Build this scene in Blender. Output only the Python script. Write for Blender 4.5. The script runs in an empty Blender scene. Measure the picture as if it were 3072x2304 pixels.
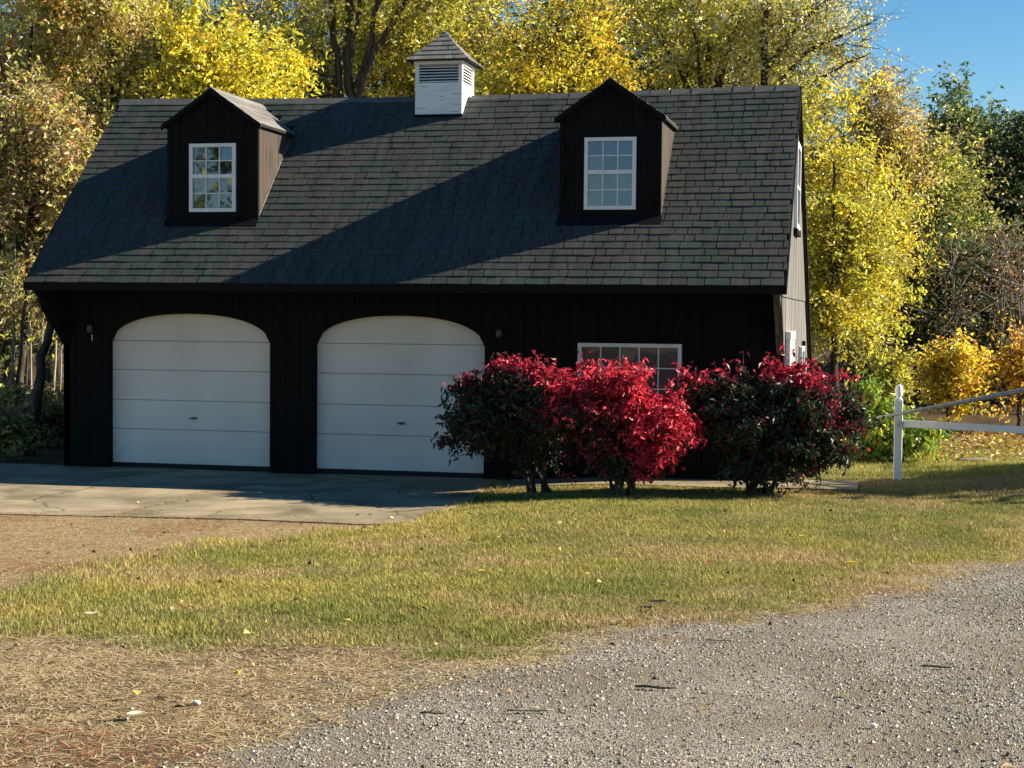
import bpy, bmesh, math, random
import numpy as np
from mathutils import Vector, Matrix

scene = bpy.context.scene
C = scene.collection
rnd = random.Random(7)

# ------------------------------------------------------------------ camera
CAM = np.array([11.6092, -21.5432, 2.2939])
YAW, PITCH, ROLL, FPX = 0.2224, -0.0431, 0.009, 4828.6      # focal length in pixels of a 3072 px wide frame
cam_data = bpy.data.cameras.new('camera')
cam_data.sensor_width = 36.0
cam_data.lens = FPX / 3072 * 36.0
cam_data.clip_start = 0.1
cam_data.clip_end = 3000
cam = bpy.data.objects.new('camera', cam_data)
cam.matrix_world = (Matrix.Translation(Vector(CAM)) @ Matrix.Rotation(YAW, 4, 'Z')
                    @ Matrix.Rotation(math.pi / 2 + PITCH, 4, 'X') @ Matrix.Rotation(ROLL, 4, 'Z'))
C.objects.link(cam)
scene.camera = cam

# ------------------------------------------------------------------ sky, sun, exposure
SUN = Vector((1.0, 0.28, 0.535)).normalized()
world = bpy.data.worlds.new('World')
scene.world = world
world.use_nodes = True
wn, wl = world.node_tree.nodes, world.node_tree.links
sky = wn.new('ShaderNodeTexSky')
sky.sky_type = 'NISHITA'
sky.sun_disc = False
sky.sun_elevation = math.asin(SUN.z)
sky.sun_rotation = math.atan2(SUN.x, SUN.y)
sky.altitude = 1000
sky.air_density = 1.0
sky.dust_density = 0.0
sky.ozone_density = 1.5
hsv = wn.new('ShaderNodeHueSaturation')
hsv.inputs['Saturation'].default_value = 1.38
hsv.inputs['Hue'].default_value = 0.496
wl.new(sky.outputs[0], hsv.inputs['Color'])
wl.new(hsv.outputs[0], wn['Background'].inputs[0])
wn['Background'].inputs[1].default_value = 0.05
sun_data = bpy.data.lights.new('sun', 'SUN')
sun_data.energy = 5.0
sun_data.angle = math.radians(0.5)
sun_data.color = (1.0, 0.89, 0.70)
sun = bpy.data.objects.new('sun', sun_data)
sun.rotation_euler = (-SUN).to_track_quat('-Z', 'Y').to_euler()
sun.location = SUN * 60
C.objects.link(sun)
vs = scene.view_settings
vs.view_transform = 'Standard'
vs.look = 'None'
vs.exposure = 1.48
vs.gamma = 1.0
vs.use_curve_mapping = False
scene.cycles.max_bounces = 5
scene.cycles.diffuse_bounces = 2
scene.cycles.glossy_bounces = 2
scene.cycles.use_adaptive_sampling = True

# ------------------------------------------------------------------ where a spot of the place lies
def view_ray(u, v):
    a0, b0 = u - 1536, v - 1152
    cr, sr = math.cos(ROLL), math.sin(ROLL)
    x, up = (cr * a0 + sr * b0) / FPX, -(-sr * a0 + cr * b0) / FPX
    cp, sp = math.cos(PITCH), math.sin(PITCH)
    y, z = cp - up * sp, sp + up * cp
    c, s = math.cos(YAW), math.sin(YAW)
    return np.array([x * c - y * s, x * s + y * c, z])
def at(u, v, Y):
    d = view_ray(u, v)
    return CAM + d * (Y - CAM[1]) / d[1]
def atv(u, v, Y):                       # the same from a 2212 px wide view
    return at(u * 3072 / 2212, v * 3072 / 2212, Y)

# ------------------------------------------------------------------ object helpers
ORIGIN = {}
def put(o, parent=None):
    C.objects.link(o)
    if parent is not None:
        o.parent = parent
        if parent.name in ORIGIN:
            o.matrix_parent_inverse = Matrix.Translation(-Vector(ORIGIN[parent.name]))
    return o
def tag(o, label=None, cat=None, group=None, kind=None):
    for k, v in (('label', label), ('category', cat), ('group', group), ('kind', kind)):
        if v: o[k] = v
    return o
def thing(name, loc, label, cat, group=None):
    o = bpy.data.objects.new(name, None)
    o.location = loc
    o.empty_display_size = 0.2
    C.objects.link(o)
    ORIGIN[o.name] = tuple(loc)
    return tag(o, label, cat, group)
def obj(name, mesh, mat=None, parent=None):
    if mat is not None and not mesh.materials: mesh.materials.append(mat)
    return put(bpy.data.objects.new(name, mesh), parent)
def npmesh(name, V, F, col=None, smooth=False):
    """V (n,3); F (m,k) all faces of the same size; col (n,3) colour per vertex."""
    V = np.ascontiguousarray(V, dtype=np.float32); F = np.ascontiguousarray(F, dtype=np.int32)
    me = bpy.data.meshes.new(name)
    m, k = F.shape
    me.vertices.add(len(V)); me.vertices.foreach_set('co', V.ravel())
    me.loops.add(m * k); me.loops.foreach_set('vertex_index', F.ravel())
    me.polygons.add(m)
    me.polygons.foreach_set('loop_start', np.arange(0, m * k, k, dtype=np.int32))
    me.polygons.foreach_set('loop_total', np.full(m, k, dtype=np.int32))
    me.polygons.foreach_set('use_smooth', np.full(m, bool(smooth)))
    if col is not None:
        a = me.attributes.new('tint', 'FLOAT_COLOR', 'POINT')
        c4 = np.ones((len(V), 4), dtype=np.float32); c4[:, :np.shape(col)[1]] = col
        a.data.foreach_set('color', c4.ravel())
    me.update(calc_edges=True)
    return me
class MB:
    """collects boxes, prisms and tubes into one mesh"""
    def __init__(s): s.v = []; s.f = []
    def add(s, vs, fs):
        b = len(s.v); s.v += [tuple(map(float, p)) for p in vs]; s.f += [tuple(i + b for i in f) for f in fs]; return s
    def box(s, x0, x1, y0, y1, z0, z1):
        return s.add([(x0,y0,z0),(x1,y0,z0),(x1,y1,z0),(x0,y1,z0),(x0,y0,z1),(x1,y0,z1),(x1,y1,z1),(x0,y1,z1)],
                     [(0,3,2,1),(4,5,6,7),(0,1,5,4),(1,2,6,5),(2,3,7,6),(3,0,4,7)])
    def prism(s, poly, d):
        """poly: 3-D points; d: extrusion vector"""
        n = len(poly); d = np.array(d, float)
        P = [np.array(p, float) for p in poly]
        vs = P + [p + d for p in P]
        fs = [tuple(range(n)), tuple(range(2*n-1, n-1, -1))] + [(i, n+i, n+(i+1) % n, (i+1) % n) for i in range(n)]
        return s.add(vs, fs)
    def tube(s, pts, rad, k=6, cap=True):
        V, F = tube(pts, rad, k); b = len(s.v)
        s.v += [tuple(p) for p in V]; s.f += [tuple(int(i) + b for i in f) for f in F]
        if cap:
            s.f.append(tuple(b + i for i in range(k))); n = len(pts); s.f.append(tuple(b + (n-1)*k + i for i in range(k-1, -1, -1)))
        return s
    def lathe(s, prof, c, k=12):
        V, F = [], []
        for r, z in prof:
            for i in range(k):
                a = 2*math.pi*i/k; V.append((c[0]+r*math.cos(a), c[1]+r*math.sin(a), c[2]+z))
        for j in range(len(prof)-1):
            for i in range(k): F.append((j*k+i, j*k+(i+1) % k, (j+1)*k+(i+1) % k, (j+1)*k+i))
        F.append(tuple(range(k-1, -1, -1))); F.append(tuple((len(prof)-1)*k+i for i in range(k)))
        return s.add(V, F)
    def mesh(s, name='mesh', bevel=0.0, smooth=False):
        me = bpy.data.meshes.new(name)
        bm = bmesh.new()
        vv = [bm.verts.new(p) for p in s.v]
        for f in s.f:
            try: bm.faces.new([vv[i] for i in f])
            except ValueError: pass
        bmesh.ops.recalc_face_normals(bm, faces=bm.faces)
        if bevel: bmesh.ops.bevel(bm, geom=bm.edges[:], offset=bevel, segments=1, affect='EDGES', clamp_overlap=True)
        if smooth:
            for f in bm.faces: f.smooth = True
        bm.to_mesh(me); bm.free()
        return me
    def build(s, name, mat, parent=None, bevel=0.0, smooth=False):
        return obj(name, s.mesh(name, bevel, smooth), mat, parent)
def tube(pts, rad, k=6):
    P = np.array(pts, float); n = len(P)
    T = np.gradient(P, axis=0); T /= np.linalg.norm(T, axis=1)[:, None] + 1e-9
    ref = np.array([0.13, 0.31, 0.94]) if abs(T[0][2]) < 0.9 else np.array([0.95, 0.2, 0.1])
    A = np.cross(T, ref); A /= np.linalg.norm(A, axis=1)[:, None] + 1e-9
    B = np.cross(T, A)
    an = np.arange(k) * 2 * math.pi / k
    R = np.array(rad, float)[:, None, None]
    V = P[:, None, :] + R * (np.cos(an)[None, :, None] * A[:, None, :] + np.sin(an)[None, :, None] * B[:, None, :])
    i, j = np.meshgrid(np.arange(n-1), np.arange(k), indexing='ij')
    a = i*k + j; b = i*k + (j+1) % k
    F = np.stack([a, b, b + k, a + k], -1).reshape(-1, 4)
    return V.reshape(-1, 3), F

# ------------------------------------------------------------------ materials
def new_mat(name):
    m = bpy.data.materials.new(name); m.use_nodes = True
    nt = m.node_tree
    return m, nt.nodes, nt.links, nt.nodes['Principled BSDF']
def ramp(n, stops):
    r = n.new('ShaderNodeValToRGB'); cr = r.color_ramp
    while len(cr.elements) > 1: cr.elements.remove(cr.elements[-1])
    cr.elements[0].position, cr.elements[0].color = stops[0][0], (*stops[0][1], 1)
    for p, c in stops[1:]:
        e = cr.elements.new(p); e.color = (*c, 1)
    return r
def surf(name, c0, c1=None, scale=(6, 6, 6), rough=0.8, bump=0.0, bscale=60, detail=6, spec=0.3, lo=0.3, hi=0.7, rot=None):
    m, n, l, p = new_mat(name)
    p.inputs['Roughness'].default_value = rough
    p.inputs['Specular IOR Level'].default_value = spec
    tc = n.new('ShaderNodeTexCoord'); mp = n.new('ShaderNodeMapping')
    mp.inputs['Scale'].default_value = scale
    if rot: mp.inputs['Rotation'].default_value = rot
    l.new(tc.outputs['Object'], mp.inputs[0])
    if c1 is None: p.inputs['Base Color'].default_value = (*c0, 1)
    else:
        no = n.new('ShaderNodeTexNoise'); no.inputs['Scale'].default_value = 1.0; no.inputs['Detail'].default_value = detail
        l.new(mp.outputs[0], no.inputs['Vector'])
        r = ramp(n, [(lo, c0), (hi, c1)]); l.new(no.outputs['Fac'], r.inputs[0]); l.new(r.outputs[0], p.inputs['Base Color'])
    if bump:
        nb = n.new('ShaderNodeTexNoise'); nb.inputs['Scale'].default_value = bscale; nb.inputs['Detail'].default_value = 5
        l.new(tc.outputs['Object'], nb.inputs['Vector'])
        b = n.new('ShaderNodeBump'); b.inputs['Strength'].default_value = bump; b.inputs['Distance'].default_value = 0.01
        l.new(nb.outputs['Fac'], b.inputs['Height']); l.new(b.outputs[0], p.inputs['Normal'])
    return m
def leaf_mat(name, trans=0.35, rough=0.45, spec=0.4):
    m, n, l, p = new_mat(name)
    a = n.new('ShaderNodeAttribute'); a.attribute_name = 'tint'
    l.new(a.outputs['Color'], p.inputs['Base Color'])
    p.inputs['Roughness'].default_value = rough; p.inputs['Specular IOR Level'].default_value = spec
    t = n.new('ShaderNodeBsdfTranslucent'); l.new(a.outputs['Color'], t.inputs['Color'])
    mx = n.new('ShaderNodeMixShader'); mx.inputs[0].default_value = trans
    l.new(p.outputs[0], mx.inputs[1]); l.new(t.outputs[0], mx.inputs[2])
    l.new(mx.outputs[0], n['Material Output'].inputs['Surface'])
    return m
def tint_mat(name, rough=0.9, spec=0.2, bump=0, bscale=80):
    m, n, l, p = new_mat(name)
    a = n.new('ShaderNodeAttribute'); a.attribute_name = 'tint'
    no = n.new('ShaderNodeTexNoise'); no.inputs['Scale'].default_value = bscale; no.inputs['Detail'].default_value = 8
    tc = n.new('ShaderNodeTexCoord'); l.new(tc.outputs['Object'], no.inputs['Vector'])
    r = ramp(n, [(0.3, (0.55,)*3), (0.7, (1.35,)*3)]); l.new(no.outputs['Fac'], r.inputs[0])
    mx = n.new('ShaderNodeMix'); mx.data_type = 'RGBA'; mx.blend_type = 'MULTIPLY'; mx.inputs[0].default_value = 1
    l.new(a.outputs['Color'], mx.inputs[6]); l.new(r.outputs[0], mx.inputs[7]); l.new(mx.outputs[2], p.inputs['Base Color'])
    p.inputs['Roughness'].default_value = rough; p.inputs['Specular IOR Level'].default_value = spec
    if bump:
        b = n.new('ShaderNodeBump'); b.inputs['Strength'].default_value = bump; b.inputs['Distance'].default_value = 0.02
        l.new(no.outputs['Fac'], b.inputs['Height']); l.new(b.outputs[0], p.inputs['Normal'])
    return m
def shingle_mat(name, cols):
    """every piece takes its own colour: object random for single pieces, island random for the joined rest"""
    m, n, l, p = new_mat(name)
    oi = n.new('ShaderNodeObjectInfo'); ge = n.new('ShaderNodeNewGeometry')
    ad = n.new('ShaderNodeMath'); ad.operation = 'ADD'; l.new(oi.outputs['Random'], ad.inputs[0]); l.new(ge.outputs['Random Per Island'], ad.inputs[1])
    fr = n.new('ShaderNodeMath'); fr.operation = 'FRACT'; l.new(ad.outputs[0], fr.inputs[0])
    # broad drifts of greener and browner shingles over the roof
    big = n.new('ShaderNodeTexNoise'); big.inputs['Scale'].default_value = 0.55; big.inputs['Detail'].default_value = 3
    l.new(ge.outputs['Position'], big.inputs['Vector'])
    m2 = n.new('ShaderNodeMath'); m2.operation = 'MULTIPLY_ADD'; m2.inputs[1].default_value = 0.55
    l.new(fr.outputs[0], m2.inputs[0])
    m3 = n.new('ShaderNodeMath'); m3.operation = 'MULTIPLY_ADD'; m3.inputs[1].default_value = 1.1; m3.inputs[2].default_value = -0.33
    l.new(big.outputs['Fac'], m3.inputs[0]); l.new(m3.outputs[0], m2.inputs[2])
    k = len(cols)
    r = ramp(n, [(0.02 + 0.96 * i / (k - 1), c) for i, c in enumerate(cols)]); l.new(m2.outputs[0], r.inputs[0])
    gr = n.new('ShaderNodeTexNoise'); gr.inputs['Scale'].default_value = 140; gr.inputs['Detail'].default_value = 4
    l.new(ge.outputs['Position'], gr.inputs['Vector'])
    rr = ramp(n, [(0.25, (0.55,)*3), (0.75, (1.4,)*3)]); l.new(gr.outputs['Fac'], rr.inputs[0])
    # weather streaks running down the slope
    mp = n.new('ShaderNodeMapping'); mp.inputs['Scale'].default_value = (9, 0.8, 0.8); l.new(ge.outputs['Position'], mp.inputs[0])
    st = n.new('ShaderNodeTexNoise'); st.inputs['Scale'].default_value = 1.0; st.inputs['Detail'].default_value = 4; l.new(mp.outputs[0], st.inputs['Vector'])
    rs = ramp(n, [(0.3, (0.72,)*3), (0.7, (1.2,)*3)]); l.new(st.outputs['Fac'], rs.inputs[0])
    mx = n.new('ShaderNodeMix'); mx.data_type = 'RGBA'; mx.blend_type = 'MULTIPLY'; mx.inputs[0].default_value = 1
    l.new(r.outputs[0], mx.inputs[6]); l.new(rr.outputs[0], mx.inputs[7])
    my = n.new('ShaderNodeMix'); my.data_type = 'RGBA'; my.blend_type = 'MULTIPLY'; my.inputs[0].default_value = 1
    l.new(mx.outputs[2], my.inputs[6]); l.new(rs.outputs[0], my.inputs[7]); l.new(my.outputs[2], p.inputs['Base Color'])
    p.inputs['Roughness'].default_value = 0.85; p.inputs['Specular IOR Level'].default_value = 0.25
    b = n.new('ShaderNodeBump'); b.inputs['Strength'].default_value = 0.5; b.inputs['Distance'].default_value = 0.004
    l.new(gr.outputs['Fac'], b.inputs['Height']); l.new(b.outputs[0], p.inputs['Normal'])
    return m
def glass_mat(name, base, ior):
    m, n, l, p = new_mat(name)
    p.inputs['Base Color'].default_value = (*base, 1); p.inputs['Roughness'].default_value = 0.02; p.inputs['IOR'].default_value = ior
    tc = n.new('ShaderNodeTexCoord'); no = n.new('ShaderNodeTexNoise'); no.inputs['Scale'].default_value = 3.0
    l.new(tc.outputs['Object'], no.inputs['Vector'])
    b = n.new('ShaderNodeBump'); b.inputs['Strength'].default_value = 0.06; b.inputs['Distance'].default_value = 0.02
    l.new(no.outputs['Fac'], b.inputs['Height']); l.new(b.outputs[0], p.inputs['Normal'])
    return m
def ground_mat():
    """soil and thatch tinted per place; where the drive runs (tint alpha) packed fine gravel"""
    m, n, l, p = new_mat('soil_thatch_and_gravel')
    a = n.new('ShaderNodeAttribute'); a.attribute_name = 'tint'
    tc = n.new('ShaderNodeTexCoord')
    no = n.new('ShaderNodeTexNoise'); no.inputs['Scale'].default_value = 38; no.inputs['Detail'].default_value = 9; l.new(tc.outputs['Object'], no.inputs['Vector'])
    r = ramp(n, [(0.3, (0.5,)*3), (0.7, (1.45,)*3)]); l.new(no.outputs['Fac'], r.inputs[0])
    mx = n.new('ShaderNodeMix'); mx.data_type = 'RGBA'; mx.blend_type = 'MULTIPLY'; mx.inputs[0].default_value = 1
    l.new(a.outputs['Color'], mx.inputs[6]); l.new(r.outputs[0], mx.inputs[7])
    vo = n.new('ShaderNodeTexVoronoi'); vo.inputs['Scale'].default_value = 115; l.new(tc.outputs['Object'], vo.inputs['Vector'])
    sx = n.new('ShaderNodeSeparateColor'); l.new(vo.outputs['Color'], sx.inputs[0])
    gc_ = ramp(n, [(0.0, (0.10,0.085,0.065)), (0.35, (0.28,0.245,0.195)), (0.7, (0.46,0.415,0.34)), (1.0, (0.64,0.585,0.49))]); l.new(sx.outputs[0], gc_.inputs[0])
    dk = ramp(n, [(0.25, (1,1,1)), (0.75, (0.35,)*3)]); l.new(vo.outputs['Distance'], dk.inputs[0])
    mg = n.new('ShaderNodeMix'); mg.data_type = 'RGBA'; mg.blend_type = 'MULTIPLY'; mg.inputs[0].default_value = 1
    l.new(gc_.outputs[0], mg.inputs[6]); l.new(dk.outputs[0], mg.inputs[7])
    # packed dirt drifting through the gravel
    nd = n.new('ShaderNodeTexNoise'); nd.inputs['Scale'].default_value = 1.1; nd.inputs['Detail'].default_value = 7; l.new(tc.outputs['Object'], nd.inputs['Vector'])
    rd = ramp(n, [(0.42, (0,0,0)), (0.62, (0.85,)*3)]); l.new(nd.outputs['Fac'], rd.inputs[0])
    md = n.new('ShaderNodeMix'); md.data_type = 'RGBA'; l.new(rd.outputs[0], md.inputs[0]); l.new(mg.outputs[2], md.inputs[6]); md.inputs[7].default_value = (0.165,0.138,0.10,1)
    mf = n.new('ShaderNodeMix'); mf.data_type = 'RGBA'; l.new(a.outputs['Alpha'], mf.inputs[0]); l.new(mx.outputs[2], mf.inputs[6]); l.new(md.outputs[2], mf.inputs[7])
    l.new(mf.outputs[2], p.inputs['Base Color'])
    p.inputs['Roughness'].default_value = 0.95; p.inputs['Specular IOR Level'].default_value = 0.1
    iv = n.new('ShaderNodeMath'); iv.operation = 'MULTIPLY_ADD'; iv.inputs[1].default_value = -0.8; l.new(vo.outputs['Distance'], iv.inputs[0]); l.new(no.outputs['Fac'], iv.inputs[2])
    bb = n.new('ShaderNodeBump'); bb.inputs['Strength'].default_value = 0.8; bb.inputs['Distance'].default_value = 0.012
    l.new(iv.outputs[0], bb.inputs['Height']); l.new(bb.outputs[0], p.inputs['Normal'])
    return m
M = {}
M['shingle'] = shingle_mat('asphalt_shingle', [(0.031,0.052,0.043), (0.037,0.056,0.047), (0.046,0.052,0.049), (0.057,0.055,0.053), (0.049,0.049,0.048), (0.074,0.070,0.067)])
M['shingle_pale'] = shingle_mat('pale_shingle', [(0.12,0.12,0.115), (0.17,0.16,0.15), (0.24,0.225,0.21)])  # paler shingles for the dormer and cupola roofs
M['deck'] = surf('roof_underlay', (0.012,0.012,0.012), rough=0.9)
M['cap'] = surf('ridge_shingle', (0.075,0.073,0.070), (0.125,0.12,0.115), (3,3,3), 0.85, 0.4, 120)
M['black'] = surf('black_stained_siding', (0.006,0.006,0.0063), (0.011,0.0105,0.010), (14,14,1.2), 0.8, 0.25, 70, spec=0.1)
M['black_flat'] = surf('black_trim', (0.006,0.006,0.006), (0.010,0.0095,0.0095), (8,8,8), 0.75, spec=0.1)
M['grey_siding'] = surf('grey_gable_siding', (0.055,0.054,0.052), (0.19,0.184,0.178), (30,4.5,0.35), 0.85, 0.35, 60, spec=0.2, lo=0.36, hi=0.64)
M['brown_siding'] = surf('brown_cheek_siding', (0.034,0.027,0.023), (0.080,0.063,0.054), (24,24,1.4), 0.85, 0.3, 60, spec=0.2)
M['door'] = surf('white_door_paint', (0.70,0.67,0.61), (0.80,0.77,0.71), (1.5,1.5,0.7), 0.5, 0.05, 40, spec=0.35)
M['white'] = surf('white_paint', (0.72,0.72,0.70), (0.82,0.82,0.80), (7,7,7), 0.5, 0.08, 60)
M['cupola'] = surf('peeling_white_paint', (0.30,0.29,0.27), (0.80,0.80,0.79), (5,5,34), 0.7, 0.5, 45, lo=0.27, hi=0.45, detail=9)
M['rubber'] = surf('black_rubber', (0.012,0.012,0.012), rough=0.6)
M['metal'] = surf('tarnished_handle', (0.10,0.09,0.075), (0.2,0.18,0.15), (20,20,20), 0.45)
M['glass'] = glass_mat('window_glass', (0.012,0.016,0.02), 2.3)
M['glass_dim'] = glass_mat('curtained_glass', (0.09,0.085,0.075), 1.32)
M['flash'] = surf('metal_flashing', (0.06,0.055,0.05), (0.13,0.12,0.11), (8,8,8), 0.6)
M['concrete'] = surf('worn_concrete', (0.18,0.146,0.093), (0.32,0.263,0.172), (1.3,1.3,1.3), 0.9, 0.4, 90, detail=12, lo=0.32, hi=0.62)
def stain(m):
    n, l = m.node_tree.nodes, m.node_tree.links; p = n['Principled BSDF']
    src = p.inputs['Base Color'].links[0].from_socket
    tc = n.new('ShaderNodeTexCoord')
    a = n.new('ShaderNodeTexNoise'); a.inputs['Scale'].default_value = 0.9; a.inputs['Detail'].default_value = 9; a.inputs['Distortion'].default_value = 1.2; l.new(tc.outputs['Object'], a.inputs['Vector'])
    r = ramp(n, [(0.36, (0.55, 0.53, 0.5)), (0.52, (1, 1, 1)), (0.8, (1.12, 1.1, 1.05))]); l.new(a.outputs['Fac'], r.inputs[0])
    v = n.new('ShaderNodeTexVoronoi'); v.feature = 'DISTANCE_TO_EDGE'; v.inputs['Scale'].default_value = 0.42
    d = n.new('ShaderNodeTexNoise'); d.inputs['Scale'].default_value = 2.5; d.inputs['Detail'].default_value = 6; l.new(tc.outputs['Object'], d.inputs['Vector'])
    mv = n.new('ShaderNodeMix'); mv.data_type = 'VECTOR'; mv.inputs[0].default_value = 0.22; l.new(tc.outputs['Object'], mv.inputs[4]); l.new(d.outputs['Color'], mv.inputs[5]); l.new(mv.outputs[1], v.inputs['Vector'])
    c = ramp(n, [(0.0, (0.3, 0.28, 0.25)), (0.006, (1, 1, 1))]); l.new(v.outputs['Distance'], c.inputs[0])
    x1 = n.new('ShaderNodeMix'); x1.data_type = 'RGBA'; x1.blend_type = 'MULTIPLY'; x1.inputs[0].default_value = 1; l.new(src, x1.inputs[6]); l.new(r.outputs[0], x1.inputs[7])
    x2 = n.new('ShaderNodeMix'); x2.data_type = 'RGBA'; x2.blend_type = 'MULTIPLY'; x2.inputs[0].default_value = 1; l.new(x1.outputs[2], x2.inputs[6]); l.new(c.outputs[0], x2.inputs[7])
    l.new(x2.outputs[2], p.inputs['Base Color'])
stain(M['concrete'])
M['wood_grey'] = surf('grey_pole_wood', (0.22,0.22,0.215), (0.42,0.42,0.41), (30,30,4), 0.8, 0.3, 50)
M['bark'] = surf('bark', (0.035,0.028,0.022), (0.11,0.09,0.07), (12,12,2.5), 0.95, 0.9, 22, spec=0.1)
M['bark_pale'] = surf('pale_bark', (0.14,0.125,0.10), (0.34,0.31,0.26), (10,10,2), 0.95, 0.7, 25, spec=0.1)
M['twig'] = surf('dry_twigs', (0.10,0.09,0.08), (0.20,0.18,0.165), (6,6,6), 0.9)
M['leaf'] = leaf_mat('autumn_leaf', 0.45, 0.38, 0.5)
M['bush_leaf'] = leaf_mat('shrub_leaf', 0.25, 0.45, 0.35)
M['grass'] = leaf_mat('grass_blade', 0.3, 0.6, 0.2)
M['ground'] = ground_mat()
M['stone'] = tint_mat('gravel_stone', 0.85, 0.2, 0, 200)
M['litter'] = leaf_mat('fallen_leaf', 0.15, 0.6, 0.2)

# ------------------------------------------------------------------ terrain
def sstep(t):
    t = np.clip(t, 0, 1); return t * t * (3 - 2 * t)
def terr(x, y):
    x = np.asarray(x, float); y = np.asarray(y, float)
    return (0.1 * sstep((x - 6.2) / 2.5) + np.clip(-y - 5.0, 0, 20) * 0.043 + 0.10 * np.exp(-((y + 4.9) / 1.7) ** 2) * sstep((x - 6.0) / 1.6)
            + 0.22 * sstep((x - 12.0) / 2.6) * np.exp(-((y - 0.4) / 2.6) ** 2) + 1.2 * sstep((y - 12) / 40))
def noise2(x, y, s, seed=0):
    """smooth value noise 0..1"""
    r = np.random.RandomState(seed).rand(256, 256)
    X = np.asarray(x) * s + 40.3; Y = np.asarray(y) * s + 71.7
    xi = np.floor(X).astype(int); yi = np.floor(Y).astype(int); fx = X - xi; fy = Y - yi
    fx = fx*fx*(3-2*fx); fy = fy*fy*(3-2*fy)
    g = lambda a, b: r[a % 256, b % 256]
    return (g(xi, yi)*(1-fx) + g(xi+1, yi)*fx)*(1-fy) + (g(xi, yi+1)*(1-fx) + g(xi+1, yi+1)*fx)*fy
def poly_y(pts, x):
    xs, ys = zip(*pts); return np.interp(x, xs, ys)
# lines that part the yard, as y over x or x over y
GRAVEL_X = [(-40, 9.0), (-16, 9.02), (-15, 9.05), (-14.2, 9.12), (-13.7, 9.28), (-13.05, 9.66), (-12.0, 10.24), (-10.8, 10.95), (-9.0, 11.84), (-6.6, 12.95), (-3, 15.2), (2, 18.5), (8, 23)]   # (y, x): gravel lies right of x
LAWN_LOW_X = [(-40, 8.2), (-16, 7.9), (-13.6, 8.6), (-13.1, 9.2), (-12.25, 9.8), (-11.5, 10.35), (-10.3, 10.9), (-8.3, 11.83), (-6.15, 12.96), (-3, 15.0), (2, 18.2), (8, 22.8)]
LAWN_UP_X = [(-13.0, 6.5), (-12, 5.8), (-10.95, 5.36), (-10.4, 5.42), (-8.9, 5.5), (-7.3, 5.72), (-5.6, 6.2), (-5.2, 6.72), (-4.1, 6.73), (-2.5, 6.72), (-0.9, 6.5), (0.0, 6.4)]
def ix(tab, y):
    ys, xs = zip(*tab); return np.interp(y, ys, xs)
PAD_FRONT = [(-14, -5.9), (2.1, -5.43), (3.4, -5.2), (4.7, -4.97), (5.9, -4.98), (7.0, -5.3)]
def zones(x, y):
    """weights: gravel, straw, lawn, forest"""
    wob = (noise2(x, y, 1.1, 3) - 0.5) * 0.7 + (noise2(x, y, 3.3, 4) - 0.5) * 0.55 + (noise2(x, y, 9.0, 6) - 0.5) * 0.25
    grav = sstep((x - ix(GRAVEL_X, y) + wob) / 0.6 + 0.5)
    low = sstep((x - ix(LAWN_LOW_X, y) + wob * 1.2) / 0.8 + 0.5)          # strip of straw between lawn and gravel
    left = sstep((ix(LAWN_UP_X, y) - x + wob * 0.8) / 0.8 + 0.5) * (y < 0.3)
    bottom = sstep((-13.1 - y + wob * 1.4) / 1.0 + 0.5) * (x < 9.4)
    straw = np.clip(np.maximum(np.maximum(low, left), bottom) - grav, 0, 1)
    return grav, straw, np.clip(1 - grav - straw, 0, 1)
def on_pad(x, y, m=0.0):
    return (x < np.minimum(6.62, ix(LAWN_UP_X, y)) + m) & (y > poly_y(PAD_FRONT, x) - m) & (y < 0.3)

ax = np.unique(np.concatenate([np.linspace(-600, -30, 12), np.linspace(-30, -2, 15), np.linspace(-2, 17, 96), np.linspace(17, 45, 15), np.linspace(45, 600, 12)]))
ay = np.unique(np.concatenate([np.linspace(-600, -40, 10), np.linspace(-40, -18, 12), np.linspace(-18, 10, 141), np.linspace(10, 60, 26), np.linspace(60, 900, 12)]))
GX, GY = np.meshgrid(ax, ay)
GZ = terr(GX, GY) - 0.05 * on_pad(GX, GY, -0.35) - 0.03 * ((GX > -0.1) & (GX < 10.5) & (GY > 0) & (GY < 7.3))
g_, s_, l_ = zones(GX, GY)
n1 = noise2(GX, GY, 0.9, 11)[..., None]; n2 = noise2(GX, GY, 3.1, 12)[..., None]
c_gr = np.array([0.12, 0.105, 0.085]) * (0.7 + 0.6 * n2)
c_st = np.array([0.13, 0.092, 0.05]) * (0.55 + 0.6 * n1 + 0.4 * n2) * (1 + 1.1 * sstep((GY + 11.5) / 3.0))[..., None]
c_la = np.array([0.17, 0.135, 0.055]) * (0.7 + 0.6 * n2)
c_fo = np.array([0.075, 0.05, 0.028]) * (0.6 + 0.9 * n2)
gc = g_[..., None] * c_gr + s_[..., None] * c_st + l_[..., None] * c_la
fo = np.maximum(sstep((GY - 8.0) / 1.5), sstep((0.3 - GX) / 1.0) * (GY > -1.2))[..., None]
gc = gc * (1 - fo) + c_fo * fo
ny, nx = GX.shape
idx = np.arange(nx * ny).reshape(ny, nx)
GF = np.stack([idx[:-1, :-1], idx[:-1, 1:], idx[1:, 1:], idx[1:, :-1]], -1).reshape(-1, 4)
tag(obj('ground', npmesh('ground', np.stack([GX, GY, GZ], -1).reshape(-1, 3), GF, np.concatenate([gc, g_[..., None]], -1).reshape(-1, 4), True), M['ground']), kind='structure')

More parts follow.
